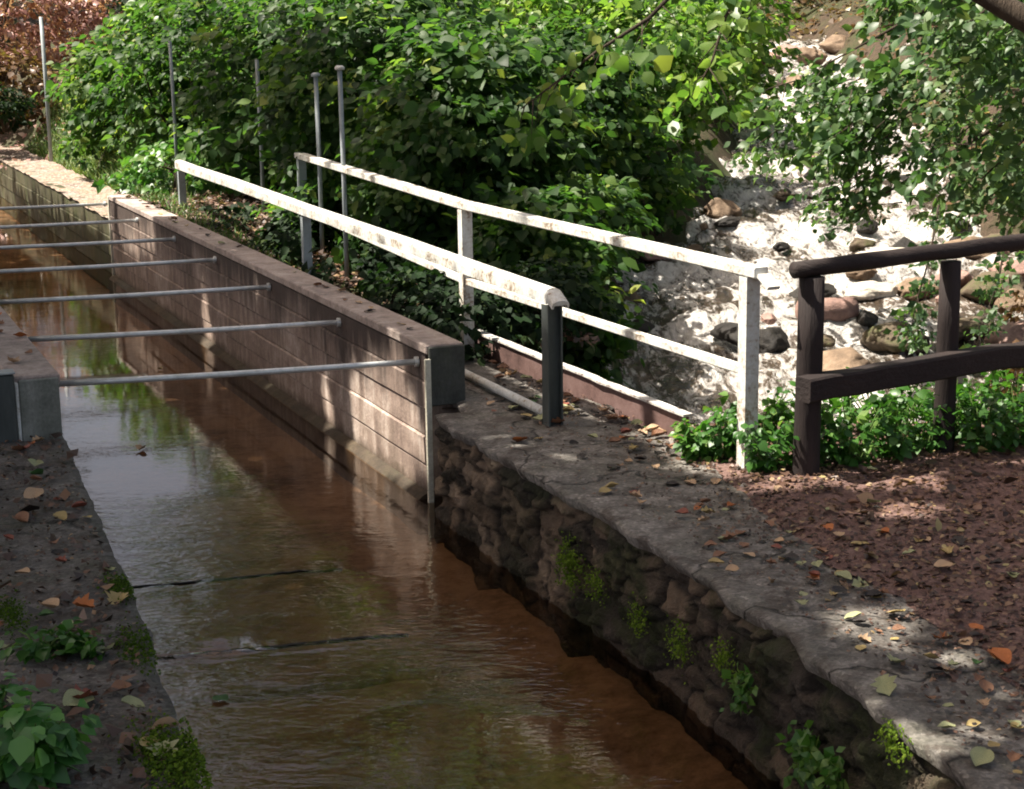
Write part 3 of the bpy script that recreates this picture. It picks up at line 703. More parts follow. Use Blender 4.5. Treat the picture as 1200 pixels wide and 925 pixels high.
# ------------------------------------------------------------------ rocks and timber in the stream
def rock(px, py, wpx, hr, dr, mat, label, seed, sink=.35, name='boulder', cat='boulder', group='boulders in the stream'):
    c = stream_at(px, py + 0); sc = c.y / FPX; rx = wpx * sc / 2; rz = rx * hr; ry = rx * dr
    b = bmesh.new(); bmesh.ops.create_icosphere(b, subdivisions=4, radius=1)
    for q in b.verts:
        n0 = q.co.normalized()
        k = 1 + .35 * noise.noise(n0 * 1.3 + V((seed, 0, 0))) + .16 * noise.noise(n0 * 3.1 + V((0, seed, 0))) + .06 * noise.noise(n0 * 8 + V((0, 0, seed)))
        for ax in (V((.8, .3, .5)), V((-.5, .6, .6)), V((.1, -.8, .55)), V((.3, .2, .9))):     # flattened facets
            dd = n0.dot(ax.normalized()); lim = .74 + .12 * math.sin(seed * 3 + ax.x * 9)
            if dd * k > lim: k = lim / dd
        q.co = V((n0.x * rx * k, n0.y * ry * k, n0.z * rz * k))
    b.verts.index_update()
    m = MB(); base = V((c.x, c.y + ry * .3, c.z + rz * (1 - sink * 2) - rz * .1))
    m.add([q.co.copy() for q in b.verts], [[q.index for q in f.verts] for f in b.faces]); b.free()
    o = m.build(name, mat, smooth=True); o.location = base; o.rotation_euler = (0, 0, seed * .3)
    tag(o, label, cat, group); return o
rock(845, 250, 46, .75, .9, 'rock_tan', 'tan sunlit boulder at the left side of the rapids', 1)
rock(858, 262, 44, .32, .6, 'rock_dark', 'dark wedge-shaped rock in front of the tan boulder', 2)
rock(915, 290, 26, .5, .7, 'rock_dark', 'small dark pointed rock alone in the white water', 3)
rock(905, 408, 62, .62, .7, 'rock_dark', 'black wet boulder left of the first wooden fence post', 4, .3)
rock(988, 432, 112, .42, .7, 'rock_tan', 'rounded brown boulder between the two wooden posts', 5, .35)
rock(1050, 402, 96, .42, .7, 'rock_moss', 'mossy tan rock behind the rounded brown boulder', 6, .35)
rock(1195, 412, 90, .75, .8, 'rock_pink', 'large pinkish boulder right of the second wooden post', 7, .3)
rock(1168, 350, 90, .55, .8, 'rock_moss', 'mossy rock under the fence top rail at right', 8, .3)
rock(1190, 322, 60, .5, .7, 'rock_pink', 'reddish rock at the right edge below the top rail', 9, .3)
rock(1020, 345, 60, .4, .7, 'rock_pale', 'pale wet rock under the fence top rail', 10, .3)
rock(1040, 308, 80, .35, .7, 'rock_pale', 'broad pale rock just above the fence top rail', 11, .3)
rock(1130, 300, 90, .35, .7, 'rock_tan', 'flat brown rock behind the fence at the bank foot', 12, .3)
rock(955, 345, 70, .25, .6, 'rock_dark', 'flat dark rock behind the first wooden post', 13, .3)
rock(738, 352, 36, .5, .8, 'rock_tan', 'small tan stone at the hedge foot by the water', 14, .3)
rock(770, 300, 60, .35, .8, 'rock_pink', 'low brown stone under the far handrail by the hedge', 15, .3)
rock(752, 385, 34, .5, .8, 'rock_dark', 'small dark stone below the middle rail', 16, .3)
rock(908, 98, 26, .9, .8, 'rock_pale', 'white boulder at the left top of the cascade', 17, .25)
rock(934, 100, 28, .7, .8, 'rock_tan', 'tan boulder beside the white boulder atop the cascade', 18, .25)
rock(900, 74, 34, .6, .8, 'rock_pink', 'reddish rock on the bank above the white boulder', 19, .2)
rock(925, 66, 40, .5, .8, 'rock_pink', 'brown-red ledge rock above the tan boulder', 20, .2)
rock(950, 72, 36, .6, .8, 'rock_tan', 'brown rock left of the upper cascade', 21, .2)
rock(1035, 66, 50, .5, .8, 'rock_pale', 'pale grey slab rock right of the upper cascade', 22, .2)
rock(985, 60, 50, .5, .8, 'rock_tan', 'tan bank rock under the pale thin tree', 23, .2)
rock(1150, 430, 70, .35, .8, 'rock_tan', 'half sunk stone behind the second wooden post', 24, .4)
for k, (px, py, w_, hr, mt, l) in enumerate([(1075, 345, 50, .6, 'rock_tan', 'tan stone left of the second wooden post below the top rail'), (1140, 392, 60, .55, 'rock_moss', 'mossy stone just right of the second wooden post'), (1110, 455, 60, .4, 'rock_dark', 'dark wet stone behind the lower rail'),
        (1010, 322, 44, .5, 'rock_tan', 'small tan stone just under the top rail left part'), (1060, 292, 40, .5, 'rock_dark', 'dark stone above the top rail middle'), (1180, 290, 70, .4, 'rock_moss', 'mossy bank stone above the top rail at right'), (1015, 378, 36, .6, 'rock_dark', 'small dark stone behind the pale log end'),
        (965, 402, 34, .5, 'rock_moss', 'small stone against the first wooden post right side'), (870, 320, 18, .6, 'rock_dark', 'tiny dark stone in the white water left of the white post'), (1120, 330, 44, .6, 'rock_pink', 'reddish stone touching the second wooden post top'), (1195, 360, 50, .7, 'rock_tan', 'tan stone at the right edge between the rails')]):
    rock(px, py, w_, hr, .8, mt, l, 31 + k, .28)
rr = random.Random(11)
SM = None
for k in range(46):
    for _ in range(60):
        y = rr.uniform(13.6, 27); x = rr.uniform(interp(y, SLx) - .1, interp(y, SRx))
        if k < 22 and x < 3.2 + .15 * (y - 14): continue
        break
    px = 600 + x / y * 2000; py = 25 + (2.2 - zs(y)) * 2000 / y
    rock(px, py, rr.uniform(12, 34), rr.uniform(.45, .8), rr.uniform(.6, 1), rr.choice(['rock_dark', 'rock_dark', 'rock_tan', 'rock_moss', 'rock_pink']), 'small wet stone breaking the surface of the rapids', 60 + k, .3, 'stone', 'stone', 'small stones in the rapids')
# squared timber and a pale log lying in the water
rock(862, 398, 104, .24, .35, 'rock_dark', 'long black ledge rock lying in the rapids behind the white post', 27.3, .2)
a = stream_at(938, 378); b = stream_at(1000, 372)
m = MB(); m.tube([a.lerp(b, t) + V((0, 0, .08)) for t in (0, .25, .5, .75, 1)], [.13, .135, .13, .125, .12], 16, .12, 5)
o = m.build('log', 'rock_pink', smooth=True); tag(o, 'short pale pinkish log in the stream beside the first wooden post', 'log')
a = atY(905, 231, 15.5); b = atY(985, 232, 15.2)
m = MB(); m.tube([a.lerp(b, t) + V((0, 0, .02 * math.sin(t * 6))) for t in (0, .2, .4, .6, .8, 1)], [.006, .012, .014, .015, .016, .018], 8, .2, 2)
STICK = m
o = STICK.build('fallen_branch', 'bark', smooth=True); tag(o, 'thin dark branch reaching across in front of the lower cascade', 'branch')

# ------------------------------------------------------------------ foliage
def rvec(n): return unit(rng.normal(size=(n, 3)))
def spray_leaves(C, OUT, per, spread, flat, size, upw=.75, outw=.55, rnd=.5, droop=.35, jit=.3):
    """leaves in flattened sprays round the centres C; OUT = outward direction of each"""
    n = len(C); N = n * per
    c = np.repeat(C, per, 0); o = np.repeat(OUT, per, 0)
    sp = np.repeat(np.broadcast_to(spread, (n,)), per)[:, None]
    off = rvec(N) * (rng.uniform(.15, 1, (N, 1)) ** .6)
    off[:, 2] *= flat
    P = c + off * sp; P[:, 2] -= .25 * sp[:, 0] * (off[:, :2] * o[:, :2]).sum(1) * .6     # outer ends hang lower
    nr = np.array([0, 0, 1]) * upw + o * outw + rng.normal(size=(N, 3)) * rnd
    hd = off * np.array([1, 1, 0]) + o * np.array([1, 1, 0]) * .9 + rng.normal(size=(N, 3)) * .45
    hd[:, 2] = -droop + rng.normal(size=N) * .15
    sz = size * rng.uniform(.6, 1.3, N) * np.repeat(rng.uniform(.7, 1.3, n), per)
    tn = np.clip(np.repeat(rng.normal(.42, .16, n), per) + rng.normal(0, .17, N), 0, 1)
    return P, nr, hd, sz, tn

def limb_mesh(m, base, tips, r0, seed):
    for i, t in enumerate(tips):
        b = V(base) + V((random.uniform(-.15, .15), random.uniform(-.15, .15), 0)); t = V(t)
        mid = b.lerp(t, .5) + V((random.uniform(-.2, .2), random.uniform(-.2, .2), (t - b).length * .12))
        pts = [b, b.lerp(mid, .5) + V((0, 0, .05)), mid, mid.lerp(t, .55), t]
        m.tube(pts, [r0, r0 * .85, r0 * .6, r0 * .4, r0 * .15], 7)

def shrub(name, label, cat, base, c, rad, ncl, per, spread, size, mat, group=None, lod=8, stems=6, r0=.03, zmin=None, flat=.3, shell=.55, keep=None, woodmat='bark', tintadd=0., upw=.75, outw=.55):
    base = V(base); t = thing(name, base, label, cat, group)
    d = rvec(ncl); r = rng.uniform(shell ** 2, 1, (ncl, 1)) ** .5
    C = np.array(c) + d * r * np.array(rad)
    zm = base.z + .1 if zmin is None else zmin
    C = C[C[:, 2] > zm]; d = d[:0] if False else unit((C - np.array(c)) / np.array(rad))
    if keep is not None:
        k = np.array([keep(*q) for q in C]); C = C[k]; d = d[k]
    P, nr, hd, sz, tn = spray_leaves(C, d, per, spread * rng.uniform(.7, 1.25, len(C)), flat, size, upw, outw)
    ok = P[:, 2] > zm - .25
    for (qx, qy) in POSTS: ok &= ~((np.hypot(P[:, 0] - qx, P[:, 1] - qy) < .22) | ((np.abs(P[:, 0] - qx * P[:, 1] / qy) < .10) & (P[:, 1] < qy) & (P[:, 1] > qy - 1.2)))
    leaves('foliage', mat, P[ok], nr[ok], hd[ok], sz[ok], np.clip(tn[ok] + tintadd, 0, 1), t, lod, tuple(base))
    m = MB(); idx = rng.choice(len(C), min(stems, len(C)), replace=False)
    limb_mesh(m, base, [C[i] * .85 + np.array(c) * .15 for i in idx], r0, 1)
    m.build('stems', woodmat, t, smooth=True)
    return t

HG = 'leafy bushes of the hedge between canal and stream'
def hb(x, y): return (x, y, min(terrain(x, y), .3) - .05)
# hedge, far left to near right
shrub('hedge_bush', 'low green bush at the far left end of the hedge', 'bush', hb(-5.6, 25), (-5.15, 25.0, 1.15), (1.3, 1.3, 1.2), 150, 30, .42, .12, 'leaf_hazel', HG, tintadd=.08)
shrub('hedge_bush', 'tall green bush behind the thin post above the nearer handrail end', 'bush', hb(-4.0, 23), (-3.8, 23, 1.4), (1.6, 1.5, 1.45), 218, 34, .42, .115, 'leaf_hazel', HG)
shrub('hedge_bush', 'dense dark bush between the thin fence post and the flat-capped posts', 'bush', hb(-2.6, 19.6), (-2.3, 20.0, 1.3), (1.5, 1.6, 1.5), 252, 34, .40, .115, 'leaf_hazel', HG)
shrub('hedge_bush', 'large dark bush right behind the capped fence posts', 'bush', hb(-1.4, 17.2), (-1.25, 17.3, 1.3), (1.3, 1.6, 1.5), 299, 34, .38, .115, 'leaf_hazel', HG, zmin=-.3)
shrub('hedge_bush', 'broad leafy bush in the middle behind the farther handrail', 'bush', hb(-.3, 14.9), (-.35, 15.3, 1.0), (.95, 1.3, 1.3), 310, 34, .36, .115, 'leaf_hazel', HG, zmin=-.3)
shrub('hedge_bush', 'leafy bush overhanging the stream right of the middle rail post', 'bush', hb(.6, 18.2), (.6, 18.8, 1.2), (1.0, 1.2, 1.05), 206, 34, .34, .115, 'leaf_hazel', HG, zmin=.1)
shrub('hedge_bush', 'bright green bush hanging over the left bank of the rapids', 'bush', hb(1.4, 20.8), (1.75, 21.8, 1.5), (1.1, 1.2, 1.1), 190, 30, .36, .12, 'leaf_light', HG, zmin=.3)
shrub('hedge_bush', 'dark low bush hanging down to the water beside the deck', 'bush', hb(.1, 13.3), (.25, 13.6, .0), (.7, .7, .9), 130, 30, .30, .11, 'leaf_hazel', HG, zmin=-.75)
shrub('hedge_bush', 'low dark bush at the foot of the hedge behind the nearer handrail', 'bush', hb(-1.5, 16.6), (-1.5, 16.2, .35), (.75, 1.5, .6), 110, 20, .3, .11, 'leaf_hazel', HG, zmin=.0)
shrub('hedge_bush', 'low weedy bush at the verge behind the far end of the canal wall', 'bush', hb(-3.9, 20.6), (-3.9, 20.8, .45), (.8, 1.4, .45), 90, 20, .28, .10, 'leaf_weed', HG, zmin=.2)
shrub('hedge_bush', 'sunlit yellow-green bush at the top behind the hedge middle', 'bush', hb(-1.6, 26), (-1.2, 26, 2.5), (2.6, 1.6, 1.5), 200, 20, .5, .17, 'leaf_light', HG, zmin=.6, tintadd=.1)
shrub('hedge_bush', 'sunlit bush at the top left of the hedge below the dark opening', 'bush', hb(-5.0, 29), (-4.6, 29, 1.9), (1.9, 1.4, 1.25), 140, 20, .45, .16, 'leaf_light', HG, zmin=.6)
shrub('hedge_bush', 'bright yellow-green bush left of the cascade top', 'bush', hb(2.6, 25.5), (3.0, 25.5, 2.0), (1.1, 1.4, 1.2), 130, 20, .42, .15, 'leaf_light', HG, zmin=.8, tintadd=.12)
shrub('hedge_bush', 'low bush covering the left bank of the rapids under the bright bush', 'bush', hb(1.2, 19.0), (1.3, 19.6, .45), (.8, 1.3, .6), 120, 26, .3, .115, 'leaf_hazel', HG, zmin=-.4)
shrub('hedge_bush', 'low leafy clump on the bank just behind the far handrail middle', 'bush', hb(.6, 16.8), (.75, 16.9, .25), (.55, 1.0, .55), 70, 24, .28, .11, 'leaf_hazel', HG, zmin=-.4)
shrub('hedge_bush', 'bush with sunlit yellow-green leaves at the top middle of the hedge', 'bush', hb(.2, 22.5), (.2, 22.5, 2.1), (1.6, 1.2, 1.0), 130, 26, .4, .13, 'leaf_light', HG, zmin=.8, tintadd=.12)
for (x, y, l) in [(-.75, 12.6, 'low dark ivy clump on the verge beside the deck end'), (.12, 12.35, 'low dark ivy clump hugging the edge beam behind the deck'), (-.35, 11.95, 'low dark ivy clump at the wall end behind the deck'), (-1.35, 14.0, 'low dark ivy clump on the verge behind the nearer handrail'), (-2.0, 15.4, 'low dark ivy clump near the farther handrail end'), (-2.75, 17.2, 'low dark ivy clump on the verge before the nearer handrail end')]:
    shrub('ivy_clump', l, 'bush', (x, y, .0), (x + .12, y, .12), (.42, .95, .42), 90, 22, .2, .075, 'leaf_dark', 'dark ivy clumps on the verge', zmin=.0, stems=3, r0=.012)  # near-black leaf colour stands in for the shade on the verge
# overhanging near branch with large leaves, top centre
def branch_thing(name, label, cat, pts, r, nsp, per, spread, size, mat, tintadd=0, wood='bark', lod=8, side=.35, group=None):
    pts = [V(p) for p in pts]; t = thing(name, pts[0], label, cat, group)
    m = MB(); n = len(pts); m.tube(pts, [r * (1 - .8 * i / (n - 1)) for i in range(n)], 9, .12, 2)
    C = []; O = []
    for i in range(nsp):
        u = (i + .5) / nsp * (n - 1); k = min(int(u), n - 2); p = pts[k].lerp(pts[k + 1], u - k); d = (pts[k + 1] - pts[k]).normalized()
        s = d.cross(V((0, 0, 1))).normalized() * (1 if i % 2 else -1)
        q = p + s * random.uniform(.3, 1) * side + d * random.uniform(.0, .25) * side + V((0, 0, random.uniform(-.9, .35) * side))
        m.tube([p, p.lerp(q, .5) + V((0, 0, .02)), q], [r * .28, r * .18, r * .08], 5); C.append(q); O.append((s + d * .6).normalized())
    m.build('branch_wood', wood, t, smooth=True)
    P, nr, hd, sz, tn = spray_leaves(np.array(C), np.array(O), per, spread, .45, size)
    leaves('foliage', mat, P, nr, hd, sz, np.clip(tn + tintadd, 0, 1), t, lod, tuple(pts[0])); return t
branch_thing('hazel_branch', 'near hazel branch with large leaves reaching down at top centre', 'branch', [atY(835, -90, 12.2), atY(800, -20, 12), atY(760, 22, 11.8), atY(700, 60, 11.7), atY(650, 98, 11.6), atY(610, 128, 11.6)], .02, 20, 9, .2, .115, 'leaf_hazel', .12)
branch_thing('hazel_branch', 'leafy hazel branch hanging at the top above the rapids left side', 'branch', [atY(905, -110, 13), atY(880, -30, 13), atY(850, 20, 13), atY(835, 70, 12.9), atY(815, 110, 12.8)], .022, 18, 10, .22, .115, 'leaf_light', .1)

# alder on the right bank, boughs hanging over the rapids
al = thing('alder_tree', (6.6, 15.5, terrain(6.6, 15.5) - .1), 'alder whose pale green boughs hang over the cascade at right', 'tree')
m = MB(); m.tube([(6.6, 15.5, -.4), (6.5, 15.5, 1.2), (6.35, 15.4, 3), (6.4, 15.4, 5.5), (6.2, 15.3, 8)], [.19, .16, .14, .10, .04], 12, .15, 4); m.build('trunk', 'bark', al, smooth=True)
AC = []; m = MB()
def px_cluster(n, x0, x1, y0, y1, Y0, Y1, f=None):
    k = 0
    while k < n:
        x, y = random.uniform(x0, x1), random.uniform(y0, y1)
        if f and not f(x, y): continue
        AC.append(atY(x, y, random.uniform(Y0, Y1))); k += 1
px_cluster(85, 1085, 1290, 30, 260, 13.2, 15.6, lambda x, y: y < 275 - max(0, 1100 - x) * .5)
px_cluster(45, 1090, 1300, -70, 60, 13.0, 15.5)
px_cluster(26, 960, 1110, 70, 250, 14.2, 15.2, lambda x, y: abs((x - 960) - (250 - y) * .45) < 70)
px_cluster(10, 920, 1040, 90, 170, 15, 16)
px_cluster(18, 880, 985, 95, 205, 15, 16.5)
px_cluster(10, 965, 1015, 170, 290, 14.2, 14.8)
px_cluster(9, 1000, 1110, -30, 40, 15, 16)
for q in AC:
    root = V((6.4, 15.4, max(2.2, min(5, q.z + 1.2)))); r2 = root.lerp(q, .55) + V((0, 0, .25))
    m.tube([q + V((random.uniform(.1, .35), random.uniform(-.2, .2), random.uniform(.05, .25))), q + V((.08, 0, .05)), q], [.006, .004, .002], 5)
for (x, y, Y) in [(960, 80, 15), (1000, 250, 14.4), (1090, 60, 14), (1020, 160, 15), (1150, 210, 14)]:
    q = atY(x, y, Y); root = V((6.4, 15.4, q.z + 1.5)); m.tube([root, root.lerp(q, .35) + V((0, 0, .15)), root.lerp(q, .7) + V((0, 0, .12)), q], [.045, .03, .018, .006], 7)
m.build('boughs', 'bark', al, smooth=True)
A = np.array(AC); O = unit((A - np.array([6.4, 15.4, 2.5])) * np.array([1, 1, .3]))
P, nr, hd, sz, tn = spray_leaves(A, O, 34, .27, .8, .095, .6, .5, .6)
leaves('foliage', 'leaf_alder', P, nr, hd, sz, np.clip(tn + .05, 0, 1), al, 8, tuple(al.location))
m = MB(); tops = np.array([6.4, 15.4, 7.0]) + rvec(60) * np.array([2.2, 2.2, 2.2]) * rng.uniform(.4, 1, (60, 1)); limb_mesh(m, (6.4, 15.4, 4.5), tops[:8], .05, 2); m.build('upper_limbs', 'bark', al, smooth=True)
P, nr, hd, sz, tn = spray_leaves(tops, unit(tops - np.array([6.4, 15.4, 6])), 24, .55, .5, .16); leaves('upper_crown', 'leaf_alder', P, nr, hd, sz, tn, al, 4, tuple(al.location))
# thick dark bough at top right corner
q0, q1, q2 = atY(1290, 70, 9.5), atY(1200, 22, 9.6), atY(1120, -25, 9.8)
m = MB(); m.tube([q0 + V((1.2, 0, -.3)), q0, q1, q2, q2 + V((-.8, .2, .5))], [.085, .075, .066, .055, .03], 12, .15, 4); o = m.build('dark_bough', 'bark', smooth=True); tag(o, 'thick dark bough crossing the top right corner', 'branch')
# fine conifer-like spray hanging by the second wooden post
for (x0, y0, x1, y1, Y, lab) in [(1085, 300, 1065, 400, 10.2, 'hanging feathery green spray left of the second wooden post'), (1165, 330, 1140, 425, 10.6, 'feathery green spray right of the second wooden post'), (1195, 400, 1185, 470, 9.2, 'brownish hanging tuft under the lower fence rail at right edge')]:
    pts = [atY(x0 + 15, y0 - 60, Y), atY(x0 + 5, y0, Y), atY((x0 + x1) / 2, (y0 + y1) / 2, Y), atY(x1, y1, Y)]
    branch_thing('hanging_spray', lab, 'branch', pts, .008, 16, 22, .10, .05, 'leaf_alder' if y0 < 390 else 'leaf_brown', -.1, lod=4, side=.17)

# right bank and hill vegetation
RG = 'bushes on the slopes behind the stream'
shrub('bank_bush', 'green bush on the right stream bank below the alder', 'bush', hb(6.2, 19), (6.2, 18.5, 1.4), (1.4, 1.6, 1.1), 120, 20, .36, .11, 'leaf_alder', RG, zmin=.5)
shrub('bank_bush', 'tall bush on the right bank behind the alder boughs', 'bush', (8, 24, 1.2), (8.2, 24, 2.6), (2.0, 2.0, 1.8), 150, 20, .5, .14, 'leaf_alder', RG, zmin=.8)
shrub('bank_bush', 'yellowing bush on the bank above the cascade', 'bush', (5.6, 39.5, 2.2), (5.6, 39.5, 3.2), (2.4, 1.4, 1.0), 90, 18, .5, .16, 'leaf_light', RG, zmin=2.2, tintadd=.1)
shrub('bank_bush', 'dark bush right of the cascade top', 'bush', (8.2, 33, 2.0), (8.4, 33, 3.2), (1.8, 1.6, 1.4), 110, 18, .5, .15, 'leaf_dark', RG, zmin=1.6)
shrub('bank_bush', 'dark bush left of the cascade top above the hedge', 'bush', (3.3, 31.5, 1.2), (3.5, 31.5, 2.2), (1.1, 1.4, 1.2), 110, 18, .42, .14, 'leaf_dark', RG, zmin=.9)
shrub('red_bush', 'pinkish red leaved bush at the top left corner', 'bush', (-9.6, 33, 1.1), (-9.4, 33, 2.5), (1.5, 1.2, 1.2), 170, 24, .38, .11, 'leaf_red', None, zmin=1.4)
shrub('red_bush', 'smaller reddish bush right of the leftmost fence post', 'bush', (-7.8, 34, 1.2), (-7.6, 34, 2.2), (.9, 1.0, .9), 70, 22, .34, .11, 'leaf_red', None, zmin=1.2)
shrub('brown_bush', 'brownish green bush at the left edge below the red leaves', 'bush', (-8.8, 30.5, .8), (-8.9, 30.5, 1.2), (1.1, .9, .8), 90, 20, .34, .11, 'leaf_brown', None, zmin=.5)
shrub('dark_gap_bush', 'near-black bush standing in for the dark opening between the red leaves and the hedge top', 'bush', (-6.6, 33, 1.2), (-6.3, 33, 2.6), (1.0, 1.0, 1.0), 110, 22, .36, .12, 'leaf_dark', None, zmin=1.2)  # black foliage stands in for the shade inside a dark opening
shrub('dark_gap_bush', 'near-black bush standing in for the dark hole low at the left edge', 'bush', (-8.6, 29, .5), (-8.6, 29.2, .95), (.5, .6, .4), 40, 22, .26, .10, 'leaf_dark', None, zmin=.4)  # black foliage stands in for the shade of a dark hole

# grass on the verge at far left
n = 16000; y = rng.uniform(19.3, 31, n); x = np.array([interp(v, XR) for v in y]) + .72 + np.abs(rng.normal(0, 1.0, n)) + .06
x[:900] = np.array([interp(v, XR) for v in y[:900]]) + .2 + rng.uniform(0, .5, 900) if False else x[:900]
P = np.stack([x, y, np.array([max(terrain(a, b), .04) for a, b in zip(x, y)])], 1)
nr = rng.normal(size=(n, 3)) * .5 + np.array([0, -1, .3]); hd = rng.normal(size=(n, 3)) * .35 + np.array([0, 0, 1])
o = leaves('grass', 'grass', P, nr, hd, rng.uniform(.08, .24, n), rng.uniform(0, 1, n), None, 5, width=rng.uniform(.6, 1.4, n)); tag(o, kind='stuff')
n = 1500; y = rng.uniform(13, 19.4, n); x = np.array([interp(v, XR) for v in y]) + .24 + np.abs(rng.normal(0, .25, n))
P = np.stack([x, y, np.array([max(terrain(a, b), vz(a, b)) for a, b in zip(x, y)])], 1)
hd = rng.normal(size=(n, 3)) * .5 + np.array([0, 0, 1]); nr = rng.normal(size=(n, 3)) * .5 + np.array([0, -1, .3])
o = leaves('grass', 'grass', P, nr, hd, rng.uniform(.04, .14, n), rng.uniform(0, .8, n), None, 5, width=rng.uniform(.6, 1.4, n)); tag(o, kind='stuff')

# ------------------------------------------------------------------ trees: backdrop and shade
def keep_shade(P, mode):
    """which leaves of the overhead crowns exist: the gaps let the sun through to the places the photo shows lit"""
    t = P[:, 2] / SUN.z
    sx = P[:, 0] - SUN.x * t; sy = P[:, 1] - SUN.y * t
    u = (sx - .50) * CN.x + (sy - 9.05) * CN.y
    k0 = None
    nz = np.array([noise.noise(V((a * .9, b * .9, 2))) + .5 * noise.noise(V((a * 2.3, b * 2.3, 5))) for a, b in zip(sx, sy)])
    k = ((u < -.02) | ((sy < np.where(sx > 2.1, 8.15, 7.7)) & (sx < 6.5)))
    k &= ~((nz > .42) & (((sy < 7) & (sx > .4)) | (u > .2)))
    k |= (u > .88) & (u < 1.8) & (sy > 10.2) & (sy < 21) & (nz < .35)
    k &= ~((sy > 17.0) & (u > -.74) & (u < .9))
    for (hx, hy, r, pad) in HOLES: k &= (sx - hx) ** 2 + (sy - hy) ** 2 > ((r * (1 + .5 * nz)) + pad) ** 2
    return k
def keep_wood(P):
    t = (P[:, 2] - 1.6) / SUN.z; sx = P[:, 0] - SUN.x * t; sy = P[:, 1] - SUN.y * t
    nz = np.array([noise.noise(V((a * .5, b * .5, 2))) for a, b in zip(sx, sy)])
    return keep_shade(P, 0) & (nz < .3) if False else ~((((sx > -13) & (sx < -3.5) & (sy > 24) & (sy < 36)) | ((sx > 1.5) & (sx < 8.5) & (sy > 22) & (sy < 41)) | (sy < 24)) & (nz < .3))
def hole(x, y, z, r, pad=.13): t = z / SUN.z; HOLES.append((x - SUN.x * t, y - SUN.y * t, r, pad))
HOLES = []
def whole(s, z, r, pad=.15): q = R0 + CD * s; hole(q.x, q.y, z, r, pad)
whole(.42, -.14, .10); whole(.58, -.30, .19); whole(.90, -.44, .20); whole(1.25, -.52, .14); whole(2.05, -.5, .05); whole(5.7, -.48, .08)
for z in (-.45, -.2, .05, .28): whole(-.03, z, .03, .12)
hole(-3.02, 9.95, .34, .02, .06); hole(-3.4, 10.85, .34, .03, .07); hole(-3.25, 10.5, .34, .02, .05)
hole(2.4, 6.4, 0, .10); hole(-.0, 8.9, 0, .12); hole(.3, 8.5, 0, .03)
hole(.85, 8.3, 0, .08); hole(1.3, 6.0, 0, .1); hole(2.9, 7.6, 0, .16); hole(1.8, 7.4, 0, .1)

def tree(name, label, base, h, crown_c, crown_r, ncl, per, size, mat, group, shade=False, r0=.2, trunk_mat='bark', lod=4, lean=(0, 0), tintadd=0, spread=.9, shell=.3):
    base = V(base); t = thing(name, base, label, 'tree', group)
    cc = V(crown_c); m = MB(); top = V((cc.x, cc.y, cc.z + crown_r[2] * .5))
    pts = [base.lerp(top, u) + V((math.sin(u * 5 + base.x) * .12, math.cos(u * 4 + base.y) * .12, 0)) * (1 if 0 < u < 1 else 0) for u in (0, .15, .3, .45, .6, .8, 1)]
    m.tube(pts, [r0 * 1.25, r0, r0 * .9, r0 * .8, r0 * .6, r0 * .35, r0 * .1], 12, .12, 1); m.build('trunk', trunk_mat, t, smooth=True)
    d = rvec(ncl); C = np.array(crown_c) + d * (rng.uniform(shell ** 2, 1, (ncl, 1)) ** .5) * np.array(crown_r)
    m = MB()
    for q in C[rng.choice(ncl, min(16, ncl), replace=False)]:
        q = V(q); b = pts[3].lerp(pts[5], random.random())
        if shade and not keep_shade(np.array([tuple(b.lerp(q, f_ / 12)) for f_ in range(3, 13)]), 0).all(): continue
        m.tube([b, b.lerp(q, .5) + V((0, 0, .2)), q], [r0 * .35, r0 * .2, r0 * .05], 6)
    m.build('limbs', trunk_mat, t, smooth=True)
    P, nr, hd, sz, tn = spray_leaves(C, d, per, spread, .5, size)
    if True:
        ctr = P + unit(hd) * sz[:, None] * .5; k = keep_shade(ctr, 0) if shade else keep_wood(ctr); P, nr, hd, sz, tn = P[k], nr[k], hd[k], sz[k], tn[k]
    leaves('crown', mat, P, nr, hd, sz, np.clip(tn + tintadd, 0, 1), t, lod, tuple(base)); return t
SG = 'unseen trees added to shade the canal'  # crowns out of view, added to block the sun and cut with gaps
tree('unseen_shade_tree', 'unseen tree added to shade the near canal from the left bank', (-6.2, 8.5, -.1), 9, (-6.2, 9.2, 8.3), (4.6, 4.6, 2.2), 560, 36, .26, 'leaf_hazel', SG, True, .24)
tree('unseen_shade_tree', 'unseen tree added for shade farther back on the left bank', (-9.2, 13, -.1), 10, (-8.0, 14.0, 8.8), (4.6, 4.8, 2.4), 500, 34, .26, 'leaf_hazel', SG, True, .26)
tree('unseen_shade_tree', 'unseen tree added for shade on the left bank nearest the viewer', (-5.6, 3.0, -.1), 9, (-5.4, 4.2, 8.0), (4.4, 4.0, 2.2), 360, 32, .26, 'leaf_hazel', SG, True, .24)
tree('unseen_shade_tree', 'unseen tree added for shade on the left bank across from the bushes', (-12.5, 17, 0), 10, (-11.2, 16.5, 8.8), (4.0, 4.4, 2.5), 220, 30, .26, 'leaf_hazel', SG, True, .24)
tree('unseen_shade_tree', 'unseen tree added for shade on the left bank beyond the far canal wall', (-9.8, 20.5, 0), 10, (-8.4, 19.0, 8.4), (3.8, 4.4, 2.3), 380, 32, .26, 'leaf_hazel', SG, True, .24)
tree('unseen_shade_tree', 'farthest unseen tree added for shade on the left bank of the canal', (-13, 24.5, 0), 10, (-11.6, 24.5, 8.4), (4.0, 4.4, 2.3), 240, 32, .26, 'leaf_hazel', SG, True, .24)
tree('unseen_shade_tree', 'unseen tree added for shade on the path side behind the viewer', (5.0, 1.5, -.1), 9, (3.6, 2.2, 7.6), (4.4, 3.8, 2.0), 190, 30, .26, 'leaf_hazel', SG, True, .24)
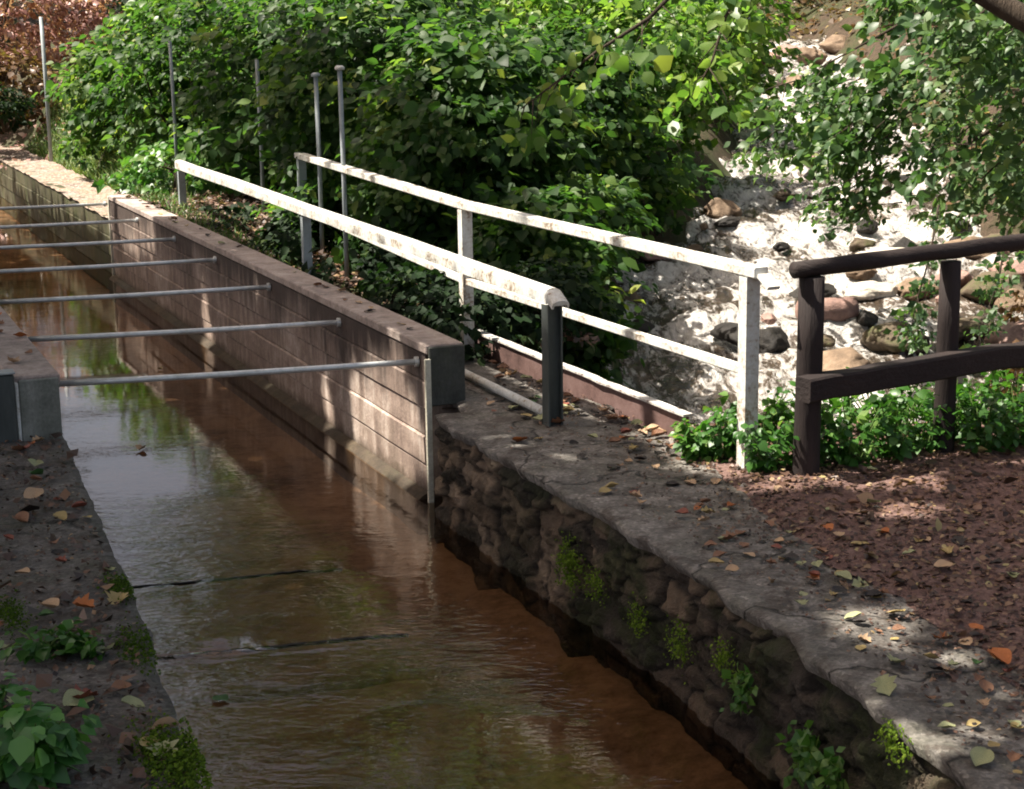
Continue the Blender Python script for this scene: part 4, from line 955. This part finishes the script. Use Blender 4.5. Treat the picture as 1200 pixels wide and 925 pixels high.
tree('unseen_shade_tree', 'unseen tree added for shade with spreading limbs above the near canal', (-4.5, 7.4, -.1), 9, (-2.6, 10.2, 8.6), (4.2, 4.2, 1.8), 460, 34, .25, 'leaf_hazel', SG, True, .18)
BGR = 'woodland trees on the slope behind'
for i, (x, y, s, mt) in enumerate([(-24, 33, 1.4, 0), (-18.5, 36, 1.45, 1), (-14.2, 38, 1.4, 0), (-4.8, 39, 1.45, 0), (-.9, 41, 1.4, 1), (4.2, 47, 1.45, 0), (9.5, 45, 1.5, 1), (13, 38, 1.4, 0), (14, 30, 1.3, 1), (12.5, 23, 1.2, 0), (11, 16.5, 1.1, 0), (-21, 26, 1.3, 0), (-27, 42, 1.6, 0), (-18, 50, 1.6, 1), (-6.2, 53, 1.65, 0), (1.4, 56, 1.6, 1), (10, 58, 1.7, 0), (18, 48, 1.6, 0)]):
    z = terrain(x, y); L = ['tall woodland tree standing at the far left behind the red bushes', 'woodland tree standing on the slope behind the hedge', 'woodland tree standing on the slope right of the cascade'][0 if x < -8 else (1 if x < 4 else 2)]
    tree('woodland_tree', L, (x, y, z - .2), 11 * s, (x, y, z + 7.2 * s), (2.9 * s, 2.8 * s, 5.2 * s), 210, 26, .40, ['leaf_hazel', 'leaf_light'][mt], BGR, False, .2 * s, shell=.4, spread=1.0)
pb = stream_at(962, 62); 
tree('birch_tree', 'thin pale-barked tree rising behind the top of the cascade', (5.95, 37.5, terrain(5.95, 37.5) - .2), 8, (6.2, 37.6, 8.5), (1.6, 1.6, 2.4), 70, 20, .2, 'leaf_light', None, False, .07, 'bark_pale')
tree('thin_tree', 'thin brown trunk at the far left edge among reddish leaves', (-9.05, 30.2, .6), 8, (-9.2, 30.4, 8), (1.8, 1.8, 2.2), 60, 20, .22, 'leaf_brown', None, False, .06)

# ------------------------------------------------------------------ small plants
def weed(label, base, h, rad, nst, per, size, mat, group, name='leafy_weed', tintadd=0, lod=8, upw=.8):
    base = V(base); t = thing(name, base, label, 'plant', group); m = MB(); C = []; O = []
    for i in range(nst):
        a = random.uniform(0, 6.28); r = rad * math.sqrt(random.random()); hh = h * random.uniform(.55, 1.1)
        tip = base + V((math.cos(a) * r, math.sin(a) * r, hh)); b0 = base + V((math.cos(a) * .003, math.sin(a) * .003, -.02))
        m.tube([b0, b0.lerp(tip, .6) + V((0, 0, .02)), tip], [.005, .004, .002], 5)
        for u in (.35, .6, .8, 1.0): C.append(b0.lerp(tip, u)); O.append((math.cos(a + random.uniform(-1, 1)), math.sin(a + random.uniform(-1, 1)), .1))
    m.build('stems', 'leaf_weed_stem', t)
    P, nr, hd, sz, tn = spray_leaves(np.array(C), unit(np.array(O)), per, size * 1.1, .5, size, upw, .4, .35, .2)
    leaves('foliage', mat, P, nr, hd, sz, np.clip(tn + tintadd, 0, 1), t, lod, tuple(base)); return t
MAT['leaf_weed_stem'] = solid_mat('plant_stem', [(.3, (.05, .09, .02)), (.7, (.10, .16, .04))], 6)
WG = 'leafy weeds under the fence along the bank'
wl = ['yellow-green weed at the end of the steel beam', 'weed at the foot of the white post on its left', 'weed between the white post and the first wooden post', 'low weed just behind the first wooden post',
      'tall weed under the lower rail right of the first wooden post', 'bushy weed midway between the two wooden posts', 'weed left of the second wooden post foot', 'weed behind the second wooden post', 'dark weed right of the second wooden post', 'dark weed at the right edge under the lower rail', 'tall weed at the bank edge behind the white post', 'weed at the bank edge below the rail middle', 'outer weed at the bank edge far right']
wp = [(822, 535, .18, .10), (848, 538, .26, .14), (905, 552, .26, .15), (958, 545, .30, .15), (1000, 545, .34, .17), (1045, 540, .34, .17), (1085, 530, .32, .15), (1115, 515, .34, .15), (1150, 530, .32, .18), (1195, 525, .32, .18), (890, 520, .30, .16), (1030, 512, .36, .2), (1190, 505, .36, .2)]
for (px, py, h, r), l in zip(wp, wl):
    q = at(px, py, .0); weed(l, q + V((0, 0, -.02)), h, r * 1.25, 17, 5, .05, 'leaf_weed', WG, tintadd=.1 if px < 830 else (-.2 if px > 1110 else -.1))
# lush plant in the bottom left corner and its neighbours
pl = at(38, 905, .02); weed('lush bright green plant filling the bottom left corner', pl, .20, .13, 12, 4, .085, 'leaf_nettle', None, 'leafy_plant', .1)
weed('second bright green plant at the left edge above the bottom left corner', at(-5, 850, .02), .12, .08, 6, 4, .07, 'leaf_nettle', None, 'leafy_plant')
weed('dark green low plant on the left bank above the bright corner plant', at(50, 762, .02), .06, .15, 9, 3, .05, 'leaf_weed', None, 'leafy_plant', -.3)
weed('small dark plant at the edge of the left bank by the water', at(112, 765, .02), .05, .08, 6, 3, .045, 'leaf_weed', None, 'leafy_plant', -.3)
# plants and moss on the stone wall
def wallpt(px, py):
    best = None
    for k in range(300):
        y = 4.2 + k * .018; x = interp(y, XR) - .06
        p = atY(px, py, y)
        e = abs(p.x - x)
        if best is None or e < best[0]: best = (e, p)
    return best[1]
MG = 'tufts of moss and fern on the stone wall'
def moss(px, py, wpx, hpx, label, mat='moss', size=.012, n=700, name='moss_patch', out=.06):
    c = wallpt(px, py); sc = c.y / FPX; P = []
    for i in range(n):
        a = rng.normal(size=2) * .45; lump = .03 * noise.noise(V((a[0] * 3, a[1] * 3, px)))
        if abs(a[0]) > 1.2 or abs(a[1]) > 1.2 or noise.noise(V((a[0] * 2.2, a[1] * 2.2, px * .1))) < -.18: continue
        dy = a[0] * wpx * sc
        y = c.y - dy * .75; xx = interp(y, XR)
        P.append((xx - .045 - abs(rng.normal(0, out * .3)) - .06 * max(0, -(c.z + a[1] * hpx * sc)) - lump, y, c.z + a[1] * hpx * sc * .9))
    P = np.array(P); n = len(P); o0 = thing(name, c, label, 'moss' if 'moss' in name else 'plant', MG)
    nr = rng.normal(size=(n, 3)) * .7 + np.array([-.8, -.3, .5]); hd = rng.normal(size=(n, 3)) * .7 + np.array([-.4, -.2, -.5])
    leaves('fronds', mat, P, nr, hd, size * rng.uniform(.6, 1.5, n), np.clip(rng.normal(.55, .2, n), 0, 1), o0, 4, tuple(c))
moss(672, 662, 42, 36, 'bright yellow-green moss cushion on the stone wall below the near rail post', n=1500)
moss(700, 685, 40, 26, 'dull green moss spreading right of the bright moss cushion', n=500)
moss(752, 722, 30, 30, 'pale mossy tuft in the middle of the stone wall', n=350)
moss(800, 755, 46, 36, 'dark moss patch on the stone wall under the pavement curve', n=600)
moss(878, 805, 30, 34, 'small green fern tuft on the dark stone wall', 'leaf_weed', .04, 120, 'fern_tuft', .10)
moss(850, 770, 40, 26, 'moss patch just left of the small fern tuft', n=350)
moss(950, 880, 46, 44, 'larger green fern tuft low on the stone wall near the bottom', 'leaf_weed', .045, 170, 'fern_tuft', .10)
moss(1050, 870, 50, 30, 'moss strip just under the pavement edge near the bottom right', n=400)
moss(985, 905, 40, 30, 'leafy fern tuft beside the larger one at the frame bottom', 'leaf_weed', .04, 110, 'fern_tuft', .10)
# moss on the left bank edge
c = at(205, 893, .01); n = 2200; a = rng.normal(size=(n, 2)) * np.array([.055, .13]); P = np.stack([c.x + a[:, 0] - a[:, 1] * .36, c.y + a[:, 1], .012 + np.abs(rng.normal(0, .012, n))], 1)
P[:, 0] = np.minimum(P[:, 0], np.array([interp(v, XL) + .03 for v in P[:, 1]]))
t = thing('moss_cushion', c, 'green moss cushion on the left bank edge at the bottom', 'moss')
leaves('fronds', 'moss', P, rng.normal(size=(n, 3)) * .6 + np.array([0, 0, .8]), rng.normal(size=(n, 3)), .014 * rng.uniform(.6, 1.5, n), np.clip(rng.normal(.35, .2, n), 0, 1), t, 4, tuple(c))

for (px, py, l, sd) in [(172, 760, 'thin moss strip on the left bank edge beside the nearer bed joint', .10), (150, 690, 'small moss patch on the left bank edge by the farther bed joint', .07), (20, 720, 'dark mossy growth on the left bank at the left edge', .09)]:
    c = at(px, py, .01); n = 900; q = rng.normal(size=(n, 2)) * np.array([.4 * sd, 1.1 * sd]); P = np.stack([c.x + q[:, 0] - q[:, 1] * .36 - .03, c.y + q[:, 1], .014 + np.abs(rng.normal(0, .006, n))], 1)
    P[:, 0] = np.minimum(P[:, 0], np.array([interp(v, XL) + .0 for v in P[:, 1]]))
    t = thing('moss_patch', c, l, 'moss', 'moss on the left bank')
    leaves('fronds', 'moss', P, rng.normal(size=(n, 3)) * .6 + np.array([0, 0, .8]), rng.normal(size=(n, 3)), .011 * rng.uniform(.6, 1.5, n), np.clip(rng.normal(.15, .15, n), 0, 1), t, 4, tuple(c))

# ------------------------------------------------------------------ fallen leaves
def leaf_mesh(col, k):
    r = random.Random(k * 17 + len(col)); m = MB(); n = 9; curl = r.uniform(.3, 1.5); tw = r.uniform(-.4, .4); vs = []; lob = k % 3
    for i in range(n + 1):
        u = i / n; wv = math.sin(math.pi * min(1, u * .93 + .05)) ** .8 * .42
        if lob == 1: wv *= 1 + .35 * math.sin(u * 19)
        for j, sgn in enumerate((-1, -.5, 0, .5, 1)):
            x = sgn * wv; z = .02 + curl * .55 * abs(sgn) ** 1.6 * wv + .14 * curl * (u - .5) ** 2 * 2 + tw * x * (u - .5) + .03 * math.sin(u * 9 + sgn * 3 + k)
            vs.append((x, u - .5, max(z, .012)))
    fs = [(i * 5 + j, i * 5 + j + 1, (i + 1) * 5 + j + 1, (i + 1) * 5 + j) for i in range(n) for j in range(4)]
    m.add(vs, fs); o = m.build('fallen_leaf', 'fl_' + col, smooth=True); me = o.data; bpy.data.objects.remove(o); return me
LM = {c: [leaf_mesh(c, k) for k in range(4)] for c in LEAFCOL}
PLACE = {}
def drop(col, p, size, label, group, rz=None, tilt=.15):
    o = bpy.data.objects.new('fallen_leaf', random.choice(LM[col])); COL.objects.link(o)
    o.location = p; o.scale = (size, size, size); o.rotation_euler = (random.gauss(0, tilt), random.gauss(0, tilt), random.uniform(0, 6.28) if rz is None else rz)
    tag(o, label, 'fallen leaf', group); return o
def lab(col, where): return f'{col} fallen leaf lying {where}'
COLW = (['brown'] * 7 + ['dark'] * 6 + ['tan'] * 7 + ['pale green'] * 6 + ['yellow'] * 4 + ['orange'] * 1 + ['red'] * 3 + ['green'] * 2)
def scatter(n, fpos, where, group, smin=.05, smax=.10, cols=COLW):
    for _ in range(n):
        p = fpos()
        if p is None: continue
        c = random.choice(cols); drop(c, p, random.uniform(smin, smax), lab(c, where), group)
def on_pave(y0, y1):
    def f():
        y = random.uniform(y0, y1); u = random.random() ** .75; a, b = interp(y, XR) + .08, interp(y, XP)
        return V((a + (b - a) * u, y, .012))
    return f
scatter(52, on_pave(4.4, 6.0), 'on the grey pavement at the bottom right', 'fallen leaves on the pavement', .032, .065)
scatter(56, on_pave(6.0, 8.2), 'on the grey pavement beside the leafy path', 'fallen leaves on the pavement', .035, .075)
def on_deck():
    y = random.uniform(8.2, 10.6); a = max(interp(y, XR) + .25, -.38); b = interp(y, XP); u = random.random() ** .6
    return V((a + (b - a) * u, y, .012)) if b > a + .1 else None
scatter(52, on_deck, 'on the deck near the foot of the handrail posts', 'fallen leaves on the deck', .04, .085)
def beam_foot():
    u = random.random(); p = b0.lerp(b1, .25 + .8 * u); q = p - CN * abs(random.gauss(.06, .09)) - CN * .03; q.z = .012; return q
scatter(30, beam_foot, 'along the foot of the rusty beam', 'fallen leaves along the beam', .05, .09, ['brown'] * 4 + ['tan'] * 3 + ['dark'] * 5 + ['orange'] + ['yellow'])
def on_left():
    y = random.uniform(4.5, 9.0); x = interp(y, XL) - random.uniform(.04, .75); return V((x, y, .014))
def on_path():
    y = random.uniform(4.6, 8.6); return V((interp(y, XP) + abs(random.gauss(.1, .9)), y, .03))
scatter(66, on_path, 'on the reddish leafy path by the fence', 'fallen leaves on the path', .04, .08, ['dark'] * 6 + ['brown'] * 4 + ['tan'] * 4 + ['yellow'] * 2 + ['pale green'] * 3 + ['orange'])
scatter(60, on_left, 'on the moist left bank', 'fallen leaves on the left bank', .045, .10)
def on_cap():
    s = random.uniform(.1, 9.8); q = R0 + CD * s - CN * -random.uniform(.02, .18); q.z = .35; return q
scatter(22, on_cap, 'on top of the canal wall', 'fallen leaves on the wall top', .04, .08, ['brown', 'dark', 'yellow', 'tan', 'pale green'])
def on_lcap():
    s = random.uniform(.05, 2.2); q = L0 + CD * s - CN * random.uniform(.02, .22); q.z = .35; return q
scatter(9, on_lcap, 'on the left wall top', 'fallen leaves on the left wall top', .05, .09, ['brown', 'orange', 'tan', 'yellow'])
for (px, py, c, s, l) in [(609, 516, 'orange', .10, 'curled rust-orange leaf alone on the deck below the dark rail post'), (1150, 890, 'pale green', .085, 'large pale green leaf at the bottom right corner of the pavement'), (1097, 785, 'dark', .09, 'large dark curled leaf on the pavement near the path edge'),
                          (1050, 718, 'yellow', .085, 'broad yellowish leaf where pavement meets path'), (1050, 777, 'pale green', .08, 'small pale leaf left of the large dark curled leaf'), (1038, 806, 'pale green', .09, 'flat pale green leaf at the pavement middle near the wall edge'),
                          (1170, 773, 'orange', .10, 'star-shaped orange leaf at the path border on the right'), (178, 873, 'yellow', .10, 'bright yellow leaf beside the moss cushion on the left bank'), (192, 884, 'pale green', .10, 'pale leaf touching the moss cushion on the left bank'), (98, 712, 'orange', .09, 'orange-yellow leaf on the left bank edge'), (195, 853, 'tan', .08, 'light leaf on the left bank just above the moss'), (155, 827, 'pale green', .08, 'pale green leaf at the left bank edge'), (92, 825, 'pale green', .12, 'broad green leaf beside the lush corner plant'), (35, 600, 'dark', .10, 'dark curled leaf on the left bank below the wall end'), (40, 580, 'tan', .11, 'tan leaf in front of the left wall end')]:
    q = at(px, py, .016); drop(c, q, s, l, None, tilt=.25)
for (px, py, c, s, l) in [(258, 820, 'green', .08, 'green leaf floating on the water near the left bank'), (165, 527, 'tan', .09, 'yellowish leaf floating on the canal near the first pipe'), (188, 433, 'yellow', .05, 'small leaf floating between the first two pipes')]:
    q = at(px, py, WZ + .006); drop(c, q, s, l, None, tilt=.02)

# leaf litter on the path, uncountable
n = 15000; P = np.zeros((n, 3)); yy = rng.uniform(4.0, 9.7, n); xx = np.array([interp(v, XP) for v in yy]) + np.abs(rng.normal(0, 1, n)) * 1.4 - np.abs(rng.normal(0, .13, n)) * (rng.random(n) < .35)
xx += .0; P[:, 0] = xx; P[:, 1] = yy; P[:, 2] = np.array([pathz(a, b) for a, b in zip(xx, yy)]) + .004 + np.abs(rng.normal(0, .006, n))
nr = rng.normal(size=(n, 3)) * .33 + np.array([0, 0, 1]); hd = rng.normal(size=(n, 3))
o = leaves('leaf_litter', 'litter', P, nr, hd, np.where(rng.random(n) < .05, .06, .026) * rng.uniform(.4, 1.5, n), np.clip(rng.beta(1.4, 1.9, n), 0, 1), None, 8); tag(o, kind='stuff')
n = 7000; yy = rng.uniform(11.6, 20, n); off = rng.uniform(.2, 1.9, n); xx = np.array([interp(v, XR) for v in yy]) + off
P = np.stack([xx, yy, np.array([max(vz(a, b), terrain(a, b)) for a, b in zip(xx, yy)]) + .015], 1)
o = leaves('leaf_litter', 'litter', P, rng.normal(size=(n, 3)) * .35 + np.array([0, 0, 1]), rng.normal(size=(n, 3)), .06 * rng.uniform(.4, 1.4, n), rng.beta(1.2, 1.8, n), None, 4); tag(o, kind='stuff')
n = 6000; yy = rng.uniform(28, 45, n); xx = rng.uniform(-14, -4, n)
P = np.stack([xx, yy, np.array([terrain(a, b) for a, b in zip(xx, yy)]) + .03], 1)
o = leaves('leaf_litter', 'leaf_red', P, rng.normal(size=(n, 3)) * .5 + np.array([0, -.3, 1]), rng.normal(size=(n, 3)), .14 * rng.uniform(.4, 1.4, n), rng.beta(1.5, 1.5, n), None, 4); tag(o, kind='stuff')

n = 7000; yy = rng.uniform(16, 44, n); xx = np.array([interp(min(v, 37), SRx) for v in yy]) + rng.uniform(-.2, 5, n)
xx[:3500] = rng.uniform(1, 9, 3500); yy[:3500] = rng.uniform(36.5, 46, 3500)
P = np.stack([xx, yy, np.array([terrain(a, b) for a, b in zip(xx, yy)]) + .02], 1)
o = leaves('leaf_litter', 'leaf_brown', P, rng.normal(size=(n, 3)) * .5 + np.array([0, -.3, 1]), rng.normal(size=(n, 3)), .13 * rng.uniform(.4, 1.5, n), rng.beta(1.5, 1.5, n), None, 4); tag(o, kind='stuff')
# crumbs of leaf and soil on the slabs
n = 2600; yy = rng.uniform(4.2, 10.4, n); u = rng.random(n) ** .6
xx = np.array([interp(v, XR) + (.06 if v < 9.3 else .3) + (interp(v, XP) - interp(v, XR) - .08) * k for v, k in zip(yy, u)])
P = np.stack([xx, yy, np.full(n, .014)], 1)
o = leaves('leaf_crumbs', 'litter', P, rng.normal(size=(n, 3)) * .3 + np.array([0, 0, 1]), rng.normal(size=(n, 3)), .016 * rng.uniform(.4, 1.8, n), rng.beta(1.0, 2.4, n), None, 4); tag(o, kind='stuff')
n = 2200; yy = 4.2 + 5 * rng.random(n) ** 1.3; xx = np.array([interp(v, XL) for v in yy]) - .03 - np.abs(rng.normal(0, .42, n))
P = np.stack([xx, yy, np.full(n, .018)], 1)
o = leaves('leaf_crumbs', 'litter', P, rng.normal(size=(n, 3)) * .4 + np.array([0, 0, 1]), rng.normal(size=(n, 3)), np.where(rng.random(n) < .12, .06, .02) * rng.uniform(.4, 1.6, n), rng.beta(.9, 2.6, n), None, 4); tag(o, kind='stuff')
# edges of the bed slabs breaking the shallow water
for J, l, hw in ((J1, 'farther dark bed joint line crossing the shallow canal water', .007), (J2, 'nearer dark bed joint line crossing the shallow canal water', .011)):
    n = 40; m = MB(); d = (J[1] - J[0]).normalized(); s = V((-d.y, d.x, 0)); v = []
    for i in range(n + 1):
        c = J[0].lerp(J[1], i / n * 1.02 - .02) + s * (.012 * noise.noise(V((i * .5, J[0].y, 0)))); h = .003 + .006 * noise.noise(V((i * .55, J[0].y, 4))) - .012 * max(0, i / n - .8) * 4
        v += [c + s * hw + V((0, 0, h)), c - s * hw + V((0, 0, h)), c - s * hw + V((0, 0, h - .012)), c + s * hw + V((0, 0, h - .012))]
    m.add(v, [(i * 4 + k, i * 4 + (k + 1) % 4, i * 4 + 4 + (k + 1) % 4, i * 4 + 4 + k) for i in range(n) for k in range(4)]); o = m.build('bed_joint', 'rock_dark'); tag(o, l, 'bed joint')

n = 6000; yy = rng.uniform(3.5, 22, n); xx = np.array([interp(v, XL) for v in yy]) - .34 - np.abs(rng.normal(0, 2.2, n)) - np.where(yy < 9.3, .2, 0)
P = np.stack([xx, yy, np.array([terrain(a_, b_) for a_, b_ in zip(xx, yy)]) + .02], 1)
ins = (yy < 9.3) & (xx > np.array([interp(v, XL) for v in yy]) - 1.6); P[ins, 2] = .02
ok = ~ins
o = leaves('leaf_litter', 'litter', P[ok], rng.normal(size=(ok.sum(), 3)) * .4 + np.array([0, 0, 1]), rng.normal(size=(ok.sum(), 3)), .07 * rng.uniform(.4, 1.5, ok.sum()), rng.beta(1.2, 2, ok.sum()), None, 4); tag(o, kind='stuff')
